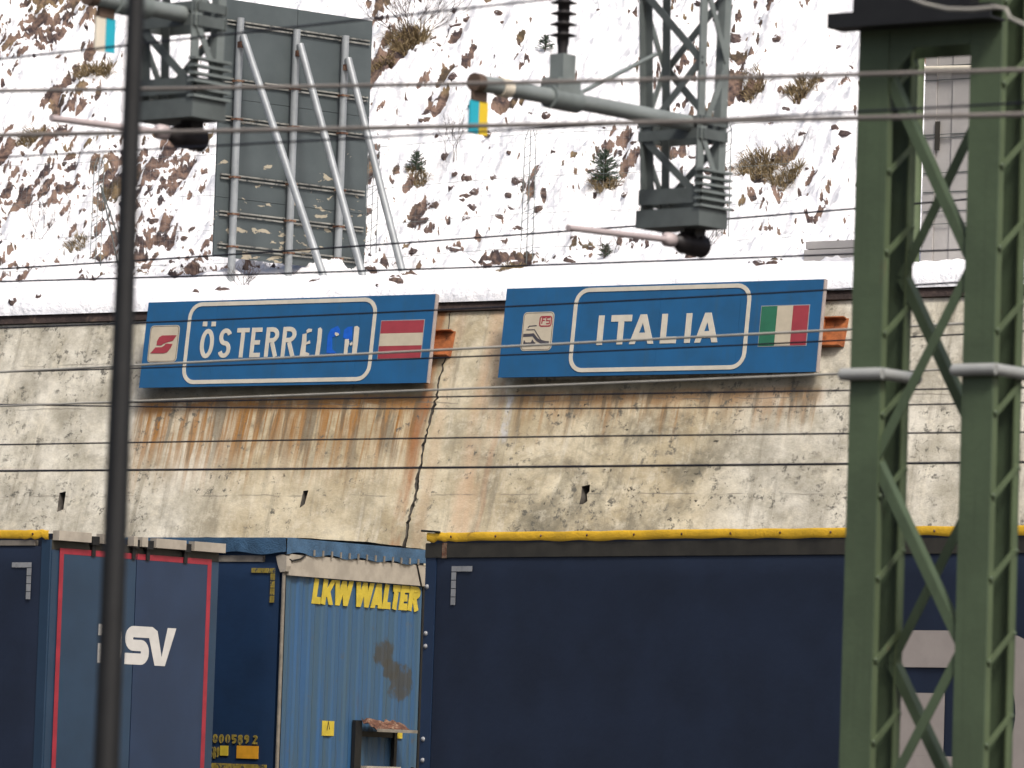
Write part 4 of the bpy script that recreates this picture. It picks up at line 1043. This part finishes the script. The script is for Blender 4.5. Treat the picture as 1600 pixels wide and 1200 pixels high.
def tuft(px, py, r, n, label, seed, hgt=None):
    g = ground_px(px, py); rng = random.Random(seed); mb = MB(); hgt = hgt or r*1.1
    for i in range(n):
        a, q = rng.uniform(0, 6.28), r*math.sqrt(rng.random())*.75; u = Vector((math.cos(a)*q, math.sin(a)*q*.7, -.04))
        gg = HILL.ray_cast(Vector((g.x+u.x, g.y+u.y, 60)), Vector((0, 0, -1)))[0]; z0 = (gg.z-g.z if gg else 0)-.03
        p = g+Vector((u.x, u.y, z0)); d = Vector((rng.gauss(0, .5)+math.cos(a)*.5, rng.gauss(0, .5)-.35, rng.uniform(.3, 1))).normalized(); L_ = hgt*rng.uniform(.4, 1)
        m_ = p+d*L_*.6; e = p+d*L_+Vector((0, 0, -L_*.35)); w_ = Vector((rng.uniform(-1, 1), rng.uniform(-1, 1), 0)).normalized()*.008
        mb.add([p-w_, p+w_, m_+w_*.7, m_-w_*.7, e], [(0, 1, 2, 3), (3, 2, 4)])
    tag(mb.build('dry_grass_tuft', 'drygrass', recenter=True), label, 'grass tuft', 'dry grass tufts on the slope')
tuft(945, 290, .26, 420, 'dry brown grass at the foot of the largest young fir', 1)
tuft(655, 280, .22, 300, 'dry grass under the fir seedling right of the billboard', 2)
tuft(640, 72, .40, 700, 'broad dry grass clump under the bare shrub right of billboard top', 3)
tuft(600, 100, .25, 250, 'dry grass patch touching the billboard upper right edge', 4)
tuft(1185, 265, .36, 600, 'dry grass patch right of the hanging post, left half of clump', 5)
tuft(1228, 280, .30, 450, 'dry grass patch right of the hanging post, right half of clump', 6)
tuft(1255, 138, .30, 450, 'dry grass tuft left of the pylon near its top', 7)
tuft(1180, 138, .25, 260, 'dry grass tuft just right of the lattice post, upper slope', 8)
tuft(150, 112, .40, 500, 'dry grass bank below the left hanging tag', 9)
tuft(50, 215, .32, 350, 'dry grass patch at the left edge beside the pale rod', 10)
tuft(120, 385, .25, 260, 'dry grass tuft low on the slope left of the dark mast', 11)
tuft(800, 418, .28, 300, 'dark dry clump on the snow lip above the gap between signs', 12, .2)
def shrub(px, py, h, n, label, seed, spread=.6, r0=.007):
    g = ground_px(px, py); rng = random.Random(seed); mb = MB()
    def grow(p, d, L_, r, lev):
        pts = [p]; q = p.copy(); dd = d.copy()
        for k in range(4):
            dd = (dd+Vector((rng.gauss(0, .14), rng.gauss(0, .14), .05))).normalized(); q = q+dd*(L_/4); pts.append(q)
            if lev and k >= 1:
                for _ in range(2): grow(q, (dd+Vector((rng.gauss(0, .5), rng.gauss(0, .5), rng.uniform(0, .4)))).normalized(), L_*rng.uniform(.3, .55), r*.55, lev-1)
        mb.tube(pts, [r, r*.85, r*.7, r*.55, r*.35], 4, False)
    for i in range(n): grow(g+Vector((rng.gauss(0, .05), rng.gauss(0, .05), -.05)), Vector((rng.gauss(0, spread), rng.gauss(0, spread), 1)).normalized(), h*rng.uniform(.6, 1), r0, 2)
    tag(mb.build('bare_shrub', 'stem', recenter=True), label, 'shrub', 'bare shrubs on the slope')
shrub(640, 60, .95, 16, 'large bare twiggy shrub right of the billboard top', 1, .7)
shrub(706, 248, .62, 4, 'thin bare shrub with a few twigs left of the cyan-yellow tag', 2, .3, .006)
shrub(62, 372, .6, 5, 'thin bare shrub low at the far left of the slope', 3, .5, .006)
shrub(1085, 395, .5, 7, 'bare twigs under the hanging post at the slope foot', 4, .6, .005)
shrub(385, 446, .32, 8, 'low bare twigs by the billboard left post foot', 5, .7, .005)
shrub(950, 400, .28, 6, 'low bare twigs around the tiny fir tip', 6, .7, .004)
shrub(1240, 250, .4, 6, 'bare twigs rising from the dry clump right of the post', 7, .5, .005)
shrub(825, 300, .35, 3, 'two or three bare stalks beside the middle fence post', 8, .3, .004)

# ================================================================== CATENARY
def drop_post(dep, base, label, tag_cols, tube_len, tag_at, arm_len):
    """lattice post hanging from the portal beam above the picture, with a bracket tube across the track"""
    O = at_depth(base[0], base[1], dep); F = az_frame(O, 0); s = 8000./dep
    t = thing('drop_post', F, label, 'catenary post', 'lattice posts hanging over the tracks')
    Wd, Dp, Ht = .40, .20, 2.9
    flare = lambda z: z*.038
    cor = lambda i, z: Vector(((0 if i in (0, 3) else Wd)+(-flare(z) if i in (0, 3) else flare(z)*.2), (0 if i < 2 else Dp)+(-.3*flare(z) if i < 2 else .3*flare(z)), z))
    for i in range(4):
        mb = MB(); sx = 1 if i in (0, 3) else -1; sy = 1 if i < 2 else -1
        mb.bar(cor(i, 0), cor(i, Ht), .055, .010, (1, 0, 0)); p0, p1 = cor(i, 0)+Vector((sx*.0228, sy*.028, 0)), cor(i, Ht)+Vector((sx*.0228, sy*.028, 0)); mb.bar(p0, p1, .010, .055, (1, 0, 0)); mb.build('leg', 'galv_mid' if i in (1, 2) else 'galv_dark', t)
    zs = [.16, .52, .95, 1.4, 1.85, 2.3, 2.75]
    for k in range(len(zs)-1):
        for (i, j, off) in ((0, 1, -.012), (3, 2, .012)):
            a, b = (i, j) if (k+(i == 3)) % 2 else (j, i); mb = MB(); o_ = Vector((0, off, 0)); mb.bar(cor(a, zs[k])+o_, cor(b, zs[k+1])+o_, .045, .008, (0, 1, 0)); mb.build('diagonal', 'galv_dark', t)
        for (i, j, off) in ((1, 2, .012), (0, 3, -.012)):
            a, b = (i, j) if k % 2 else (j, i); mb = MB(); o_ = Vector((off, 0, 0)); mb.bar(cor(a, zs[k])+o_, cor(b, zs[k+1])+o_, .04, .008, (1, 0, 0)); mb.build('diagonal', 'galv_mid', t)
    for z, h in ((.16, .09), (.52, .06), (.60, .05), (1.40, .05)):
        mb = MB()
        for (i, j, off) in ((0, 1, -.02), (3, 2, .02)): mb.bar(cor(i, z)+Vector((-.02, off, 0)), cor(j, z)+Vector((.02, off, 0)), .012, h)
        for (i, j, off) in ((1, 2, .02), (0, 3, -.02)): mb.bar(cor(i, z)+Vector((off, 0, 0)), cor(j, z)+Vector((off, 0, 0)), .012, h)
        mb.build('strap', 'galv_dark', t)
    mb = MB(); mb.box((-.035, -.035, -.02), (Wd+.035, Dp+.035, .085)); mb.build('base_plate', 'galv_dark', t)
    for k in range(6):
        mb = MB(); z = .0+k*.042+.09; mb.box((Wd-.0, -.045, z), (Wd+.055, Dp+.05, z+.014)); mb.build('clamp_plate', 'galv_mid', t)
    # bracket tube across the track, towards the camera
    zt_ = (360-210)/s+.02; x_ = Wd*.82; mb = MB(); mb.tube([(x_, Dp*.3, zt_), (x_, -tube_len, zt_)], .047, 16); tb = mb.build('bracket_tube', 'tube', t)
    mb = MB(); mb.tube([(x_, -tube_len+.0, zt_), (x_, -tube_len-.06, zt_)], .052, 14); mb.build('tube_cap', 'brown', tb)
    mb = MB(); mb.tube([(x_, -tube_len+.16, zt_), (x_, -tube_len+.24, zt_)], .055, 14); mb.build('tube_ring', 'cream_tag', tb)
    mb = MB(); yk = min(-.30, -tube_len*.63); mb.tube([(x_, yk-.11, zt_), (x_, yk+.14, zt_)], .068, 12); mb.box((x_-.06, yk-.10, zt_+.03), (x_+.06, yk+.10, zt_+.11)); mb.box((x_-.05, yk-.05, zt_+.11), (x_+.05, yk+.06, zt_+.25)); mb.build('insulator_clamp', 'galv_mid', tb)
    prof = [(.03, 0), (.028, .09)]
    for k in range(5): z = .16+k*.062; prof += [(.035, z-.03), (.036, z), (.078, z+.008), (.03, z+.026)]
    prof += [(.024, .5), (.024, .8), (.024, 1.6)]
    mb = MB(); mb.lathe((x_, yk, zt_+.19), prof, 20); mb.build('insulator', 'porcelain', tb)
    mb = MB(); mb.tube([(x_-.02, yk+.2, zt_+.06), (x_-.25, -.03, zt_+.42)], .013, 6); mb.build('stay_rod', 'galv_mid', tb)
    # enamel tag hung under the tube end
    ya = -tube_len+tag_at; mb = MB(); mb.box((x_-.02, ya-.06, zt_-.10), (x_-.0, ya+.06, zt_-.04)); tg = mb.build('tag_hanger', 'brown', tb)
    for k, m_ in enumerate(tag_cols):
        mb = MB(); mb.box((x_-.018, ya-.075+k*.076, zt_-.285), (x_-.004, ya-.001+k*.076, zt_-.10)); mb.build('tag_half', m_, tg)
    # registration insulator and rod under the post
    mb = MB(); mb.lathe((Wd*.66, -.05, -.105), [(0, 0), (.030, .005), (.045, .05), (.066, .09), (.040, .11), (.068, .15), (.042, .17), (.070, .21), (.044, .23), (.068, .27), (.05, .29), (0, .295)], 18, (0, 1, -.04)); mb.box((Wd*.66-.04, .10, -.10), (Wd*.66+.04, .2, -.018)); mb.build('foot_insulator', 'porcelain', t)
    mb = MB(); mb.tube([(Wd*.66, -.06, -.105), (Wd*.66, -arm_len, -.13)], .019, 10); mb.lathe((Wd*.66, -.05, -.105), [(0, 0), (.042, .01), (.042, .07), (.02, .09)], 12, (0, -1, 0)); mb.build('registration_rod', 'pink_tube', t)
    return t
drop_post(30., (1006, 352), 'grey lattice post hanging from above beside the insulator, over the two signs', ('cyan', 'yellow_tag'), 1.90, .0, 1.02)
drop_post(28.5, (218, 184), 'grey lattice post hanging half behind the dark mast at upper left', ('cream_tag', 'cyan'), .72, .10, .95)

# ---- overhead wires, running along the tracks
def wire(px, Y, r, mat, label, name='overhead_wire'):
    """smooth wire through the given picture points, in the vertical plane Y along the track"""
    px = sorted(px); xs = [p[0] for p in px]; deg = min(2 if len(px) > 2 else 1, len(px)-1)
    c = np.polyfit(xs, [p[1] for p in px], deg); pts = []
    for x in np.linspace(-260, 1860, 54): pts.append(at_Y(x, float(np.polyval(c, x)), Y))
    mb = MB(); mb.tube(pts, r*1.15, 6); tag(mb.build(name, mat, recenter=True), label, 'wire', 'overhead wires')
wire([(0,142),(690,131),(1100,123),(1600,109)], 16.5, .0085, 'wire_light', 'thick brownish contact wire, upper of the two, crossing the green pylon top')
wire([(0,211),(660,199),(1100,189),(1600,179)], 16.5, .0100, 'wire_light', 'thick brownish contact wire, lower of the two, crossing billboard and pylon')
wire([(0,92),(157,75),(345,56),(680,17),(854,0)], 17.5, .0050, 'wire_dark', 'topmost thin black wire running across the billboard top')
wire([(0,246),(300,229),(700,210),(900,197),(1340,174),(1600,161)], 17.5, .0048, 'wire_dark', 'thin black wire just below the lower thick contact wire')
wire([(0,419),(180,411),(400,396),(680,374),(999,353),(1336,327),(1509,311)], 27, .0062, 'wire_dark', 'black wire crossing the slope at the billboard foot')
wire([(0,440),(400,429),(700,418),(1130,405),(1600,386)], 27, .0062, 'wire_dark', 'black wire running along the snow lip above the signs')
wire([(0,511),(289,504),(640,487),(1292,450),(1600,437)], 27.5, .0058, 'wire_dark', 'black wire crossing the upper part of both signs')
wire([(0,581),(219,571),(640,549),(1003,531),(1331,514),(1600,501)], 27.5, .0085, 'wire_pale', 'pale wire crossing both signs just under the lettering')
wire([(0,581),(219,576),(640,561),(1331,530),(1600,518)], 28.5, .0055, 'wire_dark', 'black wire crossing both signs below their flags')
wire([(0,634),(180,629),(640,610),(1322,584),(1600,572)], 27.5, .0075, 'wire_pale', 'pale wire just under both signs leading to the pylon collar')
wire([(0,633),(175,629),(700,620),(1325,610),(1600,606)], 28.5, .0055, 'wire_dark', 'black wire over the rust band, first below the signs')
wire([(0,631),(175,636),(640,638),(1325,634),(1600,629)], 29, .0052, 'wire_dark', 'black wire over the rust band, second below the signs')
wire([(0,695),(700,684),(1322,678),(1600,675)], 29, .0060, 'wire_dark', 'black wire at mid height of the stained wall')
wire([(0,736),(640,731),(1325,725),(1600,722)], 29, .0085, 'wire_dark', 'thicker black wire, lowest on the wall above its weep slots')
mb = MB(); pts = [at_Y(x, y, 16.2) for x, y in ((1380,-30),(1415,-6),(1445,6),(1480,14),(1520,15),(1556,11),(1572,14),(1578,28),(1600,38),(1640,60))]
mb.tube(pts, .008, 6); tag(mb.build('jumper_cable', 'wire_pale', recenter=True), 'pale sagging jumper cable in front of the pylon head', 'cable')

# ---- dark mast in the left foreground
b0, t0 = at_depth(166, 1200, 16.), at_depth(206, 0, 16.)
mb = MB(); g0 = Vector((b0.x, b0.y, 0)); mb.tube([g0, g0+Vector((0, 0, .9)), g0+Vector((0, 0, 1.8)), g0+Vector((0, 0, 4.3)), g0+Vector((0, 0, 6.2))], [.048, .045, .041, .027, .022], 18)
mp = thing('lamp_mast', g0, 'slim dark tapering mast in the left foreground, out of focus', 'mast')
mb.v = [(p[0]-g0.x, p[1]-g0.y, p[2]) for p in mb.v]; mb.build('shaft', 'dark', mp)
mb = MB(); mb.box((-.12, -.12, 0), (.12, .12, .03)); mb.build('foot_plate', 'dark', mp)

# ---- green lattice pylon
DP = 25.; O = at_depth(1311, 1200, DP); PY = az_frame((O.x, O.y, 0), 4)
py_ = thing('lattice_pylon', PY, 'green steel lattice pylon with two laced columns and cross bracing', 'pylon')
pq = lambda x, y: PY.loc(at_plane(x, y, PY.O, PY.ey))
TOP = 6.4; CWd, CDp, fl = .172, .278, .045
c1 = 0.; c2 = pq(1487, 1200).x
for c in (c1, c2):
    for front in (True, False):
        mb = MB(); y0, y1 = (0, .012) if front else (CDp-.012, CDp); d = 1 if front else -1
        mb.box((c, y0, 0), (c+CWd, y1, TOP)); ch = mb.build('channel_web', 'green', py_)
        for x0 in (c, c+CWd-.012):
            mb = MB(); a, b = (y1+.0005, y1+fl) if front else (y0-fl, y0-.0005); mb.box((x0+.0008, a, 0), (x0+.0112, b, TOP)); mb.build('flange', 'green_lit', ch)
    n_ = 17; pit = .400
    for k in range(n_):
        z = .1+k*pit-.17
        mb = MB(); x0 = c+CWd+.004; mb.bar((x0, fl*.5, max(z, .02)), (x0, CDp-fl*.5, z+.165), .030, .007, (1, 0, 0)); mb.build('lacing_bar', 'green_lit', py_)
        mb = MB(); x0 = c+CWd+.012; mb.bar((x0, CDp-fl*.6, z+.20), (x0, fl*.6, z+.375), .03, .006, (1, 0, 0)) if False else mb.bar((c-.004, CDp-fl*.5, max(z+.2, .02)), (c-.004, fl*.5, z+.39), .04, .007, (1, 0, 0)); mb.build('lacing_bar', 'green', py_)
zpix = lambda x, y: pq(x, y).z
RV = MB().lathe((0, 0, 0), [(0, .009), (.008, .007), (.013, 0)], 8, (0, -1, 0)).build('rivet', 'green', py_); RV.location = (c1+.03, -.0005, 1.3)
def rivet(x, y, z, rz=0):
    r = RV.copy(); COL.objects.link(r); r.parent = py_; r.location = (x, y, z); r.rotation_euler = (0, 0, rz)
for c in (c1, c2):
    for k in range(17):
        z = .1+k*.4-.17
        if 1.2 < z < 6: rivet(c+CWd+.0085, fl*.5, z+.01, math.pi/2); rivet(c+CWd+.0085, CDp-fl*.5, z+.155, math.pi/2)
def brace(za, zb, la, y, w_=.050):
    xa, xb = (c1+CWd-.03, c2+.03) if la else (c2+.03, c1+CWd-.03)
    mb = MB(); mb.bar((xa, y, za), (xb, y, zb), w_, .008, (0, 1, 0)); d = Vector((xb-xa, 0, zb-za)).normalized(); nn = Vector((-d.z, 0, d.x))*(w_/2-.004)*(1 if d.x*d.z > 0 else -1)
    mb.bar(Vector((xa, y+.03, za))+nn, Vector((xb, y+.03, zb))+nn, .055, .008, Vector((nn.x, 0, nn.z))); mb.build('brace', 'green', py_)
zL = [zpix(1385, v) for v in (1310, 720, 110)]; zR = [zpix(1500, v) for v in (1590, 1013, 413, -190)]
yf, yb = .018, CDp-.05
brace(zR[0], zL[0], False, yf); brace(zL[0], zR[1], True, yf); brace(zR[1], zL[1], False, yf); brace(zL[1], zR[2], True, yf); brace(zR[2], zL[2], False, yf)
zLb = [zpix(1420, v) for v in (1620, 1035, 425)]; zRb = [zpix(1515, v) for v in (1330, 725, 105)]
brace(zLb[0], zRb[0], True, yb); brace(zRb[0], zLb[1], False, yb); brace(zLb[1], zRb[1], True, yb); brace(zRb[1], zLb[2], False, yb); brace(zLb[2], zRb[2], True, yb)
for c, yy in ((c1, 585), (c2, 578)):
    z = zpix(1350 if c == c1 else 1530, yy); mb = MB(); h, e = .036, .022
    for k in range(2): mb.lathe((0, 0, 0), [(0, 0)], 3) if False else None
    loop = [(c-e, -e), (c+CWd+e, -e), (c+CWd+e, CDp+e), (c-e, CDp+e)]
    for i in range(4):
        p, q = loop[i], loop[(i+1) % 4]; d = Vector((q[0]-p[0], q[1]-p[1], 0)).normalized()*.012
        mb.tube([Vector((*p, z))-d*(.99 if i % 2 else 1.), Vector((*q, z))+d*(.99 if i % 2 else 1.)], .030 if i % 2 else .031, 10)
    mb.build('collar', 'collar', py_)
zh0, zh1 = zpix(1420, 74), zpix(1420, 52)
mb = MB(); mb.box((c1+CWd+.003, .003, zh0), (c2-.003, .013, zh1+.25)); mb.box((c1+CWd+.003, CDp-.04, zh0-.02), (c2-.003, CDp-.03, zh1+.25)); mb.prism([(c1+CWd+.003, zh0-.001), (c1+CWd+.15, zh0-.001), (c1+CWd+.003, zh0-.16)], .0035, .0125, lambda u, v, z: (u, z, v)); mb.build('head_plate', 'green', py_)
xl, xr = pq(1318, 40).x, pq(1572, 30).x; z0, z1 = zpix(1330, 50), zpix(1330, 27)
mb = MB(); mb.box((xl, -.15, z0), (xr, -.135, z1)); mb.box((xl, -.134, z1-.012), (xr, -.004, z1)); mb.box((xl, -.134, z0), (xr, -.004, z0+.012)); mb.build('cross_beam', 'dark', py_)
mb = MB(); mb.box((c1+.02, -.10, z1+.002), (c2+.05, -.02, z1+.35)); mb.build('head_box', 'dark', py_)
